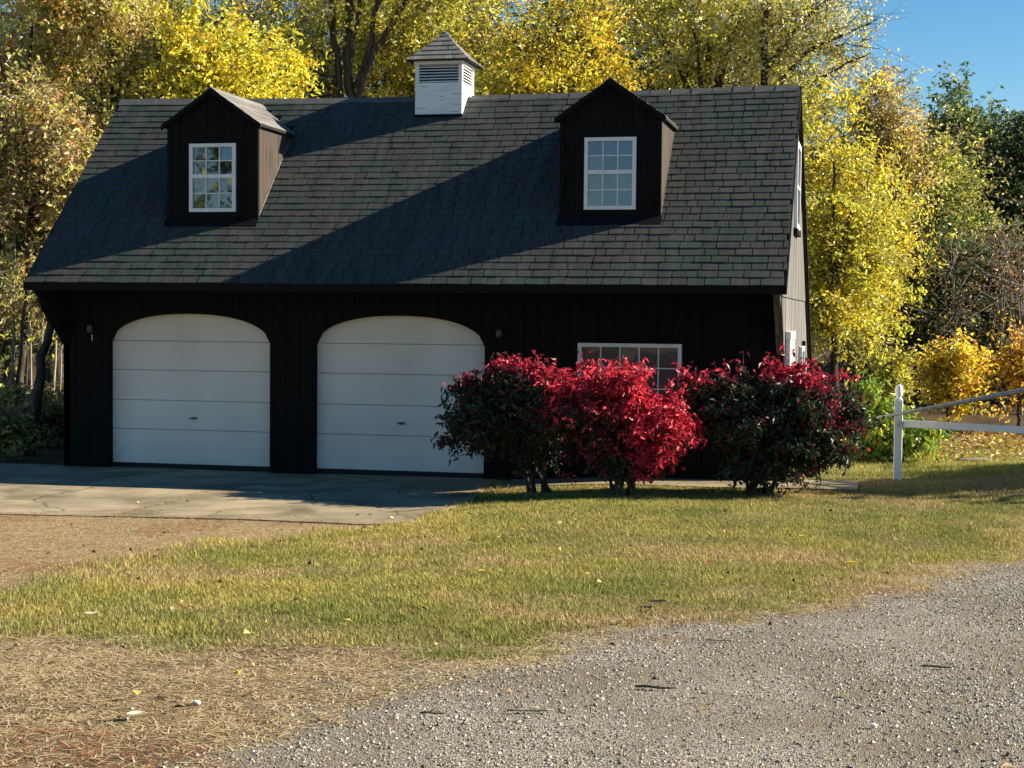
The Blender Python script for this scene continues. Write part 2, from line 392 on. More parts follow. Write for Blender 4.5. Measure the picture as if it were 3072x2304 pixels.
# concrete apron of separate slabs, and the walk along the wall
def slab(name, x0, x1, y0f, y1f, parent, top=0.012, nx=14, ny=12, gap=0.012):
    xs = np.linspace(x0 + gap, x1 - gap, nx) if not callable(x1) else None
    V = []
    for j in range(ny):
        for i in range(nx):
            t = i / (nx - 1); xa = x0 + gap; 
            ya = y0f(xa + (( x1 if not callable(x1) else 6.6) - xa) * t) if callable(y0f) else y0f
            yb = y1f
            y = ya + gap + (yb - ya - 2 * gap) * j / (ny - 1)
            xb = (x1(y) if callable(x1) else x1) - gap
            x = xa + (xb - xa) * t
            V.append((x, y, float(terr(x, y)) + top + 0.004 * math.sin(x * 1.3 + y)))
    n = len(V); V += [(x, y, z - 0.11) for x, y, z in V]
    F = []
    for j in range(ny - 1):
        for i in range(nx - 1):
            a = j * nx + i; F.append((a, a + 1, a + nx + 1, a + nx))
    rim = [i for i in range(nx)] + [j*nx + nx-1 for j in range(1, ny)] + [(ny-1)*nx + i for i in range(nx-2, -1, -1)] + [j*nx for j in range(ny-2, 0, -1)]
    for k in range(len(rim)):
        a, b = rim[k], rim[(k+1) % len(rim)]; F.append((b, a, a + n, b + n))
    me = bpy.data.meshes.new(name); me.from_pydata(V, [], F); me.update()
    return obj(name, me, M['concrete'], parent)
apron = slab('concrete_apron', 3.36, lambda y: float(ix(LAWN_UP_X, y)) + 0.12, lambda x: float(poly_y(PAD_FRONT, x)), -2.5, None)
tag(apron, kind='structure')
slab('slab', 3.36, lambda y: float(ix(LAWN_UP_X, y)) + 0.12, -2.5, 0.16, apron)
slab('slab', -1.2, 3.36, lambda x: float(poly_y(PAD_FRONT, x)), -2.32, apron)
slab('slab', -1.2, 3.36, -2.32, 0.16, apron)
slab('slab', -6.0, -1.2, lambda x: float(poly_y(PAD_FRONT, x)), -2.32, apron)
slab('slab', -6.0, -1.2, -2.32, -0.2, apron)
walk = slab('concrete_walk', 6.75, 8.6, -0.98, -0.04, None, 0.02)
tag(walk, kind='structure')
slab('slab', 8.6, 10.4, -0.98, -0.04, walk, 0.02)
slab('slab', 10.4, 11.42, -0.85, 0.30, walk, 0.02)

# ------------------------------------------------------------------ the garage
XR, YE, ZE, YR, ZR = 10.4217, -0.9779, 2.6906, 1.9709, 5.6027
SL = (ZR - ZE) / (YR - YE)                       # rise per run of the front slope
ANG = math.atan(SL)
YB, ZB = 7.6, 1.45                               # rear eave
SB = (ZR - ZB) / (YB - YR)
def sag(x, f): return -0.06 * math.sin(math.pi * min(1, max(0, x / XR))) * f
def roof_z(x, y):
    f = (y - YE) / (YR - YE); return ZE + SL * (y - YE) + sag(x, max(0, f) ** 1.5)
def rear_z(x, y):
    f = 1 - (y - YR) / (YB - YR); return ZR - SB * (y - YR) + sag(x, max(0, f) ** 1.5)
garage = thing('garage', (XR / 2, 3.3, 0), 'black two-bay garage with steep shingled roof, two dormers and a white cupola', 'garage')

# doors: opening [l, r] in the wall plane y = 0, door leaf at y = 0.15
DOORS = [(0.705, 3.207), (3.863, 6.346)]
SPRING, CROWN = 1.83, 2.262
def opening_top(x):
    for l, r in DOORS:
        if l <= x <= r:
            t = abs((x - (l + r) / 2) / ((r - l) / 2)); return SPRING + (CROWN - SPRING) * (max(0, 1 - t ** 2.3)) ** (1 / 2.1)
    return None
# front wall: a backing sheet behind and one plank after another in front
front = MB()
def wall_bits(x0, x1, z0f, z1, y0, y1, n=7):
    poly = [(x0 + (x1 - x0) * i / n, y0, z0f(x0 + (x1 - x0) * i / n)) for i in range(n + 1)]
    return poly + [(x1, y0, z1), (x0, y0, z1)], (0, y1 - y0, 0)
edges = sorted({0.0, XR} | {e for d in DOORS for e in d})
for a, b in zip(edges[:-1], edges[1:]):
    mid = opening_top((a + b) / 2)
    if mid is None: front.box(a, b, 0.02, 0.13, 0.0, ZE - 0.06)
    else:
        n = 28
        for i in range(n):
            xa, xb = a + (b - a) * i / n, a + (b - a) * (i + 1) / n
            za, zb = opening_top(min(max(xa, a + 1e-4), b - 1e-4)), opening_top(min(max(xb, a + 1e-4), b - 1e-4))
            front.prism([(xa, 0.02, za), (xb, 0.02, zb), (xb, 0.02, ZE - 0.06), (xa, 0.02, ZE - 0.06)], (0, 0.11, 0))
front_wall = front.build('front_wall', M['black'], garage)
W = 0.2032
x = 0.0
cuts = [0.0]
while cuts[-1] + W < XR: cuts.append(cuts[-1] + W)
cuts.append(XR)
for a, b in zip(cuts[:-1], cuts[1:]):
    if b - a < 0.04: continue
    a2, b2 = a + 0.005, b - 0.005
    segs = [a2] + [e for d in DOORS for e in d if a2 + 0.01 < e < b2 - 0.01] + [b2]
    pl = MB()
    for p0, p1 in zip(segs[:-1], segs[1:]):
        inside = opening_top((p0 + p1) / 2) is not None
        f = (lambda x, p0=p0, p1=p1: opening_top(min(max(x, p0 + 1e-3), p1 - 1e-3))) if inside else (lambda x: 0.03)
        poly, d = wall_bits(p0, p1, f, ZE - 0.065, 0.0, 0.018, 5 if inside else 1)
        pl.prism(poly, d)
    pl.build('plank', M['black'], front_wall)
# reveals of the two openings
for l, r in DOORS:
    jm = MB()
    jm.box(l - 0.04, l + 0.002, 0.125, 0.20, 0, SPRING + 0.2); jm.box(r - 0.002, r + 0.06, 0.125, 0.20, 0, SPRING + 0.2)
    jm.build('door_jamb', M['black_flat'], garage)
# sectional doors
JOINTS = [0.078, 0.577, 1.002, 1.441, 1.866, 2.36]
for l, r in DOORS:
    d = MB().box(l - 0.035, r + 0.055, 0.19, 0.21, 0.03, 2.36).build('garage_door', M['door'], garage)
    for za, zb in zip(JOINTS[:-1], JOINTS[1:]):
        MB().box(l - 0.03, r + 0.05, 0.150, 0.189, za + 0.0035, zb - 0.0035).build('panel', M['door'], d, bevel=0.004)
    MB().box(l - 0.03, r + 0.05, 0.155, 0.185, 0.016, 0.078).build('bottom_seal', M['rubber'], d)
    hx = 1.986 if l < 2 else 5.118
    h = MB()
    h.tube([(hx, 0.150, 0.75), (hx, 0.105, 0.75)], [0.016, 0.014], 8)
    h.tube([(hx - 0.055, 0.10, 0.752), (hx - 0.02, 0.098, 0.757), (hx + 0.02, 0.098, 0.757), (hx + 0.055, 0.10, 0.752)], [0.006, 0.010, 0.010, 0.006], 8)
    h.prism([(hx - 0.04, 0.1495, 0.735), (hx + 0.04, 0.1495, 0.735), (hx + 0.05, 0.1495, 0.752), (hx + 0.04, 0.1495, 0.769), (hx - 0.04, 0.1495, 0.769), (hx - 0.05, 0.1495, 0.752)], (0, -0.006, 0))
    h.build('door_handle', M['metal'], d)
# front window of 5 x 3 lights
def lattice_window(name, x0, x1, z0, z1, cols, rows, y, parent, frame_w, bar_w, glass, sash=False, extra=None):
    """frame, glazing bars and one object per pane, on a wall that faces -y at y"""
    fr = MB()
    fr.box(x0, x1, y - 0.045, y - 0.001, z1 - frame_w, z1); fr.box(x0, x1, y - 0.045, y - 0.001, z0, z0 + frame_w)
    fr.box(x0, x0 + frame_w, y - 0.0445, y - 0.001, z0 + frame_w, z1 - frame_w); fr.box(x1 - frame_w, x1, y - 0.0445, y - 0.001, z0 + frame_w, z1 - frame_w)
    f = fr.build(name, M['white'], parent)
    sub = f if extra is None else extra
    bounds = [(z0 + frame_w, z1 - frame_w, 0.0)]
    if sash:
        zm = (z0 + z1) / 2 + 0.02
        MB().box(x0 + frame_w * 0.6, x1 - frame_w * 0.6, y - 0.04, y - 0.002, zm - 0.026, zm + 0.026).build('meeting_rail', M['white'], sub)
        bounds = [(z0 + frame_w, zm - 0.026, 0.0), (zm + 0.026, z1 - frame_w, 0.0)]
    for zb, zt, _ in bounds:
        xa, xb = x0 + frame_w, x1 - frame_w
        cw, rh = (xb - xa) / cols, (zt - zb) / rows
        for i in range(1, cols): MB().box(xa + cw*i - bar_w/2, xa + cw*i + bar_w/2, y - 0.026, y - 0.004, zb, zt).build('glazing_bar', M['white'], sub)
        for j in range(1, rows): MB().box(xa, xb, y - 0.0275, y - 0.0045, zb + rh*j - bar_w/2, zb + rh*j + bar_w/2).build('glazing_bar', M['white'], sub)
        for i in range(cols):
            for j in range(rows):
                pa = MB()
                a0, a1 = xa + cw*i + (bar_w/2 - 0.002 if i else -0.002), xa + cw*(i+1) - (bar_w/2 - 0.002 if i < cols-1 else -0.002)
                b0, b1 = zb + rh*j + (bar_w/2 - 0.002 if j else -0.002), zb + rh*(j+1) - (bar_w/2 - 0.002 if j < rows-1 else -0.002)
                ty = rnd.uniform(-0.0015, 0.0015); tz = rnd.uniform(0.002, 0.004)
                pa.add([(a0, y-0.014+ty, b0), (a1, y-0.014-ty, b0), (a1, y-0.014-ty+tz, b1), (a0, y-0.014+ty+tz, b1), (a0, y-0.006, b0), (a1, y-0.006, b0), (a1, y-0.006, b1), (a0, y-0.006, b1)],
                       [(0,1,2,3), (7,6,5,4), (0,4,5,1), (1,5,6,2), (2,6,7,3), (3,7,4,0)])
                pa.build('pane', glass, sub)
    return f
lattice_window('window', 7.657, 9.068, 0.98, 1.918, 5, 3, 0.0, garage, 0.05, 0.017, M['glass_dim'])
# wall lamps by the doors, dark in the shade of the eave
for lx in (0.453, 6.562):
    lm = MB().lathe([(0.05, -0.01), (0.055, 0.0), (0.05, 0.02)], (lx, -0.075, 2.10), 10)
    lm.box(lx - 0.035, lx + 0.035, -0.02, 0.001, 2.02, 2.14)
    lm.tube([(lx, -0.02, 2.10), (lx, -0.075, 2.11)], [0.012, 0.012], 6)
    lo = lm.build('wall_lamp', M['black_flat'], garage)
    MB().lathe([(0.028, 0.0), (0.042, 0.03), (0.045, 0.09), (0.03, 0.12)], (lx, -0.075, 1.975), 10).build('lamp_glass', M['glass_dim'], lo, smooth=True)
MB().box(0.452, 0.462, -0.012, -0.001, 1.86, 1.95).build('pull_chain', M['white'], garage)

# gable walls: grey planks on the sunny side
def gable_profile(y):
    lo = 0.0 if y >= 0 else 1.786 + (2.60 - 1.786) * (-y / 0.94)
    hi = (roof_z(0, y) if y <= YR else rear_z(0, y)) - 0.035
    return lo, hi
def clip_cols(y0, y1, n=3):
    ys = sorted({y0, y1} | ({0.0} if y0 < 0 < y1 else set()) | ({YR} if y0 < YR < y1 else set()))
    return ys
def gable(xa, xb, mat, name, outward, seam):
    root = MB()
    pts = [(-0.90, 2.58), (0, 1.80), (0, 0), (7.1, 0), (7.1, rear_z(0, 7.1) - 0.05), (YR, ZR - 0.06), (-0.90, roof_z(0, -0.90) - 0.05)]
    root.prism([(xa, p[0], p[1]) for p in pts], (xb - xa, 0, 0))
    w = root.build(name, mat, garage)
    y = -0.94
    while y < 7.1:
        ya, yb = y + 0.004, min(y + W, 7.1) - 0.004
        if ya < 0 < yb: yspl = [(ya, -0.001), (0.001, yb)]
        else: yspl = [(ya, yb)]
        for p, q_ in yspl:
            if q_ - p < 0.02: continue
            tops = [(t, gable_profile(t)[1]) for t in ([p, YR, q_] if p < YR < q_ else [p, q_])]
            lows = [(t, gable_profile(t)[0]) for t in (p, q_)]
            for zlo, zhi, off in ((None, seam - 0.006, 0.016), (seam + 0.006, None, 0.026)):
                lo = [(t, max(z, zlo if zlo else -1)) for t, z in lows]; hi = [(t, min(z, zhi if zhi else 99)) for t, z in tops]
                if min(h[1] for h in hi) - max(l[1] for l in lo) < 0.03: continue
                xo = xb + off if outward > 0 else xa - off
                poly = [(xb if outward > 0 else xa, t, z) for t, z in lo] + [(xb if outward > 0 else xa, t, z) for t, z in reversed(hi)]
                MB().prism(poly, (off * outward, 0, 0)).build('plank', mat, w)
        y += W
    return w
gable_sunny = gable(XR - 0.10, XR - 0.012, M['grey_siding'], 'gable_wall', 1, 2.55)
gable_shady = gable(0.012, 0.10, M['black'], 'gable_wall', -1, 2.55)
MB().box(0.1, XR - 0.1, 7.0, 7.1, 0, rear_z(0, 7.1) - 0.05).build('rear_wall', M['black'], garage)
# windows of the sunny gable
def side_window(y0, y1, z0, z1, rows, dark_sill):
    X = XR + 0.014
    f = MB()
    f.box(X, X + 0.05, y0, y1, z1 - 0.07, z1); f.box(X, X + 0.05, y0, y1, z0, z0 + 0.07)
    f.box(X, X + 0.049, y0, y0 + 0.07, z0 + 0.07, z1 - 0.07); f.box(X, X + 0.049, y1 - 0.07, y1, z0 + 0.07, z1 - 0.07)
    fo = f.build('window', M['white'], garage)
    h = (z1 - z0 - 0.14) / rows
    for k in range(rows):
        MB().box(X + 0.001, X + 0.018, y0 + 0.068, y1 - 0.068, z0 + 0.07 + h*k, z0 + 0.07 + h*(k+1) - 0.02).build('pane', M['glass'], fo)
        if k: MB().box(X, X + 0.045, y0 + 0.07, y1 - 0.07, z0 + 0.07 + h*k - 0.03, z0 + 0.07 + h*k + 0.01).build('meeting_rail', M['white'], fo)
    if dark_sill:
        s = MB(); s.box(X, X + 0.062, y0 - 0.07, y1 + 0.07, z0 - 0.08, z0 - 0.002); s.box(X, X + 0.055, y1 + 0.001, y1 + 0.08, z0, z1 + 0.08)
        s.build('sill', M['black_flat'], fo)
side_window(1.62, 2.55, 3.55, 4.78, 2, True)
side_window(3.95, 4.85, 0.95, 1.83, 2, True)
sd = MB().box(XR + 0.015, XR + 0.05, 0.18, 1.05, 0.12, 2.0).build('side_door', M['door'], garage)
fr = MB(); fr.box(XR + 0.014, XR + 0.075, 0.06, 0.178, 0.10, 1.99); fr.box(XR + 0.014, XR + 0.075, 1.052, 1.17, 0.10, 1.99); fr.box(XR + 0.014, XR + 0.085, 0.04, 1.19, 1.995, 2.10)
fr.build('door_frame', M['white'], sd)
MB().lathe([(0.02, 0), (0.03, 0.015), (0.03, 0.04), (0.015, 0.055)], (XR + 0.085, 0.95, 1.0), 8).build('door_knob', M['metal'], sd)

# roof: deck, then shingles
RAKE = 0.055
xs = np.linspace(-RAKE, XR + RAKE, 17)
def sheet(prof_f, prof_b, thick):
    V, F = [], []
    for i, x in enumerate(xs):
        for (y, zf) in (prof_f, prof_b): V.append((x, y, zf(x)))
        for (y, zf) in (prof_f, prof_b): V.append((x, y, zf(x) - thick))
    for i in range(len(xs) - 1):
        a, b = i * 4, i * 4 + 4
        F += [(a, b, b+1, a+1), (a+2, a+3, b+3, b+2), (a, a+2, b+2, b), (a+1, b+1, b+3, a+3)]
    F += [(0, 1, 3, 2), (len(V)-4, len(V)-2, len(V)-1, len(V)-3)]
    me = bpy.data.meshes.new('deck'); me.from_pydata([tuple(map(float, v)) for v in V], [], F); me.update(); return me
roof = obj('roof', sheet((YE, lambda x: ZE), (YR, lambda x: ZR + sag(x, 1)), 0.045), M['deck'], garage)
rear_roof = obj('rear_roof', sheet((YB, lambda x: ZB), (YR + 0.002, lambda x: ZR + sag(x, 1)), 0.045), M['cap'], garage)
MB().box(-RAKE - 0.005, XR + RAKE + 0.005, YE - 0.022, YE - 0.002, ZE - 0.115, ZE - 0.012).build('fascia', M['black_flat'], garage)
MB().box(0.0, XR, YE - 0.001, -0.001, ZE - 0.10, ZE - 0.07).build('soffit', M['black_flat'], garage)
for xx in (-RAKE - 0.022, XR + RAKE + 0.002):      # rake boards of both ends
    rb = MB()
    rb.prism([(xx, YE - 0.02, ZE - 0.008), (xx, YR, ZR - 0.006), (xx, YR, ZR - 0.12), (xx, YE - 0.02, ZE - 0.115)], (0.02, 0, 0))
    rb.build('rake_board', M['black_flat'], garage)
    rb = MB()
    rb.prism([(xx, YR + 0.001, ZR - 0.006), (xx, YB, ZB - 0.004), (xx, YB, ZB - 0.13), (xx, YR + 0.001, ZR - 0.12)], (0.02, 0, 0))
    rb.build('rake_board', M['black_flat'], garage)

DORMERS = [(1.6731, 'left'), (7.396, 'right')]
DW, DY, DZB, DZE, DZP = 1.3559, -0.0217, 3.6349, 4.9808, 5.4659
CX, CY, CW = 4.8567, 1.6168, 0.7183
def hidden_by_dormer(x0, x1, y):
    for l, _ in DORMERS:
        if x0 > l + 0.02 and x1 < l + DW - 0.02 and DY + 0.05 < y:
            half = DW / 2 + 0.06
            zr = roof_z((x0+x1)/2, y)
            roofline = DZP - (DZP - DZE) * abs((x0 + x1) / 2 - (l + DW/2)) / half
            if zr < roofline - 0.05: return True
    return x0 > CX + 0.01 and x1 < CX + CW - 0.01 and y > CY + 0.05
SHCACHE = {}
def shingle_mesh(w, length, th, rag):
    key = (round(w, 3), round(length, 3), rag)
    if key not in SHCACHE:
        r = random.Random(hash(key) & 0xffff)
        e0, e1 = r.uniform(-0.006, 0.006), r.uniform(-0.006, 0.006)
        s0, s1 = r.uniform(-0.003, 0.003), r.uniform(-0.003, 0.003)
        m = MB()                                                      # local: x across, y up the slope, z off the roof
        m.add([(0, e0, 0.001), (w, e1, 0.001), (w + s1, length, -0.004), (s0, length, -0.004), (0, e0, th), (w, e1, th), (w + s1, length, 0.003), (s0, length, 0.003)],
              [(0,3,2,1), (4,5,6,7), (0,1,5,4), (1,2,6,5), (2,3,7,6), (3,0,4,7)])
        SHCACHE[key] = m.mesh('shingle')
        SHCACHE[key].materials.append(M['shingle'])
    return SHCACHE[key]
N_COURSE = 30
slope_len = math.hypot(YR - YE, ZR - ZE)
EXPO = slope_len / N_COURSE
pieces = []
for k in range(N_COURSE):
    x = -RAKE - rnd.uniform(0.0, 0.22)
    while x < XR + RAKE:
        w = rnd.choice([0.14, 0.18, 0.20, 0.22, 0.24, 0.26, 0.30, 0.33])
        xa, xb = max(x, -RAKE - 0.012), min(x + w, XR + RAKE + 0.012)
        x += w
        if xb - xa < 0.04: continue
        t = k * EXPO - (0.012 if k == 0 else 0.0)
        y = YE + math.cos(ANG) * t
        if hidden_by_dormer(xa, xb, y + 0.05): continue
        ln = EXPO * 1.18 if k < N_COURSE - 1 else EXPO * 0.9
        pieces.append([xa + 0.006, y, xb - xa - 0.012, ln, rnd.choice([0.011, 0.012, 0.014, 0.016]), k])
def piece_matrix(p):
    x0, y = p[0], p[1]
    tilt = (roof_z(p[0] + p[2], y) - roof_z(p[0], y)) / p[2]
    return Matrix.Translation((x0, y, roof_z(x0, y) + 0.003)) @ Matrix.Rotation(-math.atan(tilt), 4, 'Y') @ Matrix.Rotation(ANG, 4, 'X')
pieces.sort(key=lambda p: (p[0] + p[2]/2 - CAM[0])**2 + (p[1] - CAM[1])**2 + (roof_z(p[0], p[1]) - CAM[2])**2 - 26 * p[2])
single = [p for p in pieces if p[2] > 0.09][:300]
ids = {id(p) for p in single}
for i, p in enumerate(single):
    me = shingle_mesh(p[2], p[3], p[4], i % 5)
    o = obj('shingle', me, None, roof)
    o.matrix_local = piece_matrix(p)
VV, FF = [], []
BOXF = np.array([(0,3,2,1), (4,5,6,7), (0,1,5,4), (1,2,6,5), (2,3,7,6), (3,0,4,7)])
for p in pieces:
    if id(p) in ids: continue
    e0, e1 = rnd.uniform(-0.006, 0.006), rnd.uniform(-0.006, 0.006); w, ln, th = p[2], p[3], p[4]
    L = np.array([(0, e0, 0.001, 1), (w, e1, 0.001, 1), (w, ln, -0.004, 1), (0, ln, -0.004, 1), (0, e0, th, 1), (w, e1, th, 1), (w, ln, 0.002, 1), (0, ln, 0.002, 1)])
    FF.append(BOXF + 8 * len(VV)); VV.append((L @ np.array(piece_matrix(p)).T)[:, :3])
tag(obj('shingles', npmesh('shingles', np.concatenate(VV), np.concatenate(FF)), M['shingle'], roof), kind='stuff')
# ridge caps
capw = 0.30
capm = MB()
capm.add([(0, -0.10, -0.086), (capw + 0.02, -0.10, -0.088), (capw + 0.02, 0, 0.014), (0, 0, 0.016), (0, 0.14, -0.085), (capw + 0.02, 0.14, -0.09),
          (0, -0.10, -0.098), (capw + 0.02, -0.10, -0.10), (capw + 0.02, 0, 0.0), (0, 0, 0.0), (0, 0.14, -0.097), (capw + 0.02, 0.14, -0.1)],
         [(0,1,2,3), (3,2,5,4), (6,9,8,7), (9,10,11,8), (0,6,7,1), (0,3,9,6), (3,4,10,9), (1,7,8,2), (2,8,11,5), (4,5,11,10)])
capme = capm.mesh('ridge_cap'); capme.materials.append(M['cap'])
x = -RAKE - 0.01
while x < XR + RAKE - 0.1:
    if not (CX - 0.2 < x < CX + CW - 0.12):
        o = obj('ridge_cap', capme, None, roof)
        o.location = (x, YR, ZR + sag(x, 1) + 0.006 + rnd.uniform(-0.002, 0.002))
        o.scale = (min(1.0, (XR + RAKE + 0.01 - x) / (capw + 0.02)), 1, 1)
    x += capw

# dormers
def y_on_roof(z): return YE + (z - ZE) / SL
def dormer(l, wl):
    r = l + DW; c = (l + r) / 2
    base = DZB - 0.06
    wm = MB()
    apex = DZP - 0.075; ez = DZE + 0.005
    yb = 1.30
    wm.prism([(l + 0.002, DY, base - 0.05), (r - 0.002, DY, base - 0.05), (r - 0.002, DY, ez - 0.02), (c, DY, apex), (l + 0.002, DY, ez - 0.02)], (0, 0.09, 0))
    d = wm.build('dormer', M['black'], garage)
    # siding boards of the front
    n = 7
    for i in range(n):
        a, b = l + DW * i / n + (0.004 if i else 0.0), l + DW * (i + 1) / n - (0.004 if i < n-1 else 0.0)
        top = lambda x: apex - (apex - ez + 0.02) * abs(x - c) / (DW / 2)
        poly = [(a, DY - 0.001, DZB - 0.035), (b, DY - 0.001, DZB - 0.035), (b, DY - 0.001, top(b))] + ([(c, DY - 0.001, apex)] if a < c < b else []) + [(a, DY - 0.001, top(a))]
        MB().prism(poly, (0, -0.016, 0)).build('board', M['black'], d)
    # corner boards
    for xa in (l - 0.014, r - 0.046):
        MB().box(xa, xa + 0.06, DY - 0.03, DY + 0.03, DZB - 0.04 + 0.0, ez - 0.055).build('corner_board', M['black_flat'], d)
    # cheeks, board by board
    yend = y_on_roof(ez)
    for side, xa in ((1, r), (-1, l)):
        mat = M['brown_siding'] if side > 0 else M['black']  # right cheek in brown boards, left cheek in black
        bx = MB()
        bx.prism([(xa - 0.05*side, DY + 0.09, roof_z(xa, DY + 0.09) - 0.06), (xa - 0.05*side, yend, ez - 0.03), (xa - 0.05*side, DY + 0.09, ez - 0.03)], (0.045 * side, 0, 0))
        ck = bx.build('cheek', mat, d)
        y = DY + 0.032
        while y < yend - 0.03:
            y2 = min(y + 0.145, yend)
            poly = [(xa - 0.004*side, y + 0.003, roof_z(xa, y) - 0.02), (xa - 0.004*side, y2 - 0.003, min(roof_z(xa, y2) - 0.02, ez - 0.012)), (xa - 0.004*side, y2 - 0.003, ez - 0.01), (xa - 0.004*side, y + 0.003, ez - 0.01)]
            MB().prism(poly, (0.014 * side, 0, 0)).build('board', mat, d)
            y = y2
        fl = MB()      # flashing strip along the cheek
        p0, p1 = DY + 0.0, yend + 0.02
        fl.prism([(xa + 0.010*side, p0, roof_z(xa, p0) + 0.012), (xa + 0.010*side, p1, roof_z(xa, p1) + 0.012), (xa + 0.010*side, p1, roof_z(xa, p1) + 0.06), (xa + 0.010*side, p0, roof_z(xa, p0) + 0.06)], (0.008 * side, 0, 0))
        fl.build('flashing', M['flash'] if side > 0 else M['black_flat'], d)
    # apron flashing
    MB().prism([(l - 0.03, DY - 0.03, roof_z(c, DY - 0.03) + 0.035), (l - 0.03, DY - 0.15, roof_z(c, DY - 0.15) + 0.02), (l - 0.03, DY - 0.15, roof_z(c, DY - 0.15) + 0.014), (l - 0.03, DY - 0.03, roof_z(c, DY - 0.03) + 0.028)], (DW + 0.06, 0, 0)).build('apron_flashing', M['black_flat'], d)
    # roof of the dormer
    half = DW / 2 + 0.065; yf = DY - 0.09
    zpk, zev = DZP, DZE - 0.025
    k = (zpk - zev) / half
    ang = math.atan(k)
    dr = MB()
    for s in (1, -1):
        ya, yb2 = y_on_roof(zpk), y_on_roof(zev)
        P = [(c, yf, zpk - 0.012), (c + s*half, yf, zev - 0.012), (c + s*half, yb2 + 0.02, zev - 0.012), (c, ya + 0.02, zpk - 0.012)]
        dr.prism(P, (0, 0, -0.03))
    dr.build('dormer_roof', M['deck'], d)
    for s in (1, -1):      # rake trim
        MB().prism([(c, yf - 0.02, zpk - 0.004), (c + s*(half + 0.012), yf - 0.02, zev - 0.010), (c + s*(half + 0.012), yf - 0.02, zev - 0.085), (c, yf - 0.02, zpk - 0.085)], (0, 0.018, 0)).build('rake_board', M['black_flat'], d)
    cours = 6; el = math.hypot(half, zpk - zev) / cours
    for s in (1, -1):
        for q in range(cours):
            t = q * el; xo = half - math.cos(ang) * t; z = zev + math.sin(ang) * t
            y_end = y_on_roof(z) - 0.005
            y = yf - 0.012 - rnd.uniform(0, 0.12)
            while y < y_end:
                w = rnd.choice([0.14, 0.19, 0.24, 0.29]); a, b = max(y, yf - 0.014), min(y + w, y_end); y += w
                if b - a < 0.04: continue
                me = MB().add([(0, 0.003, 0.001), (b-a-0.006, 0.003, 0.001), (b-a-0.006, el*1.15, -0.002), (0, el*1.15, -0.002), (0, 0.003, 0.012), (b-a-0.006, 0.003, 0.012), (b-a-0.006, el*1.15, 0.004), (0, el*1.15, 0.004)],
                              [tuple(f) for f in BOXF]).mesh('shingle')
                me.materials.append(M['shingle_pale'])
                o = obj('shingle', me, None, d)
                # local x runs along the dormer ridge, local y up the dormer slope
                Mx = Matrix(((0, -s*math.cos(ang), s*math.sin(ang), c + s*xo), (1, 0, 0, a + 0.003), (0, math.sin(ang), math.cos(ang), z - 0.008), (0, 0, 0, 1)))
                o.matrix_local = Mx
    MB().add([(c - 0.09, yf - 0.015, zpk - 0.05), (c, yf - 0.015, zpk + 0.014), (c + 0.09, yf - 0.015, zpk - 0.05), (c - 0.09, y_on_roof(zpk) - 0.0, zpk - 0.05), (c, y_on_roof(zpk) + 0.01, zpk + 0.014), (c + 0.09, y_on_roof(zpk), zpk - 0.05),
              (c - 0.09, yf - 0.015, zpk - 0.064), (c, yf - 0.015, zpk), (c + 0.09, yf - 0.015, zpk - 0.064), (c - 0.09, y_on_roof(zpk), zpk - 0.064), (c, y_on_roof(zpk) + 0.01, zpk), (c + 0.09, y_on_roof(zpk), zpk - 0.064)],
             [(0,1,4,3), (1,2,5,4), (6,9,10,7), (7,10,11,8), (0,6,7,1), (1,7,8,2), (0,3,9,6), (2,8,11,5), (3,4,10,9), (4,5,11,10)]).build('ridge_cap', M['shingle_pale'], d)
    # dark casing round the window
    cs = MB(); x0, x1, z0, z1 = wl - 0.07, wl + 0.7024 + 0.07, 3.7164 - 0.07, 4.6832 + 0.07
    cs.box(x0, x1, DY - 0.032, DY - 0.0175, z1 - 0.066, z1); cs.box(x0, x1, DY - 0.032, DY - 0.0175, z0, z0 + 0.066)
    cs.box(x0, x0 + 0.066, DY - 0.0315, DY - 0.0175, z0 + 0.066, z1 - 0.066); cs.box(x1 - 0.066, x1, DY - 0.0315, DY - 0.0175, z0 + 0.066, z1 - 0.066)
    cs.build('casing', M['black_flat'], d)
    f = lattice_window('window_frame', wl, wl + 0.7024, 3.7164, 4.6832, 3, 2, DY - 0.018, d, 0.05, 0.013, M['glass'], True, d)
    return d
d1 = dormer(1.6731, 2.0092)
d2 = dormer(7.396, 7.7263)

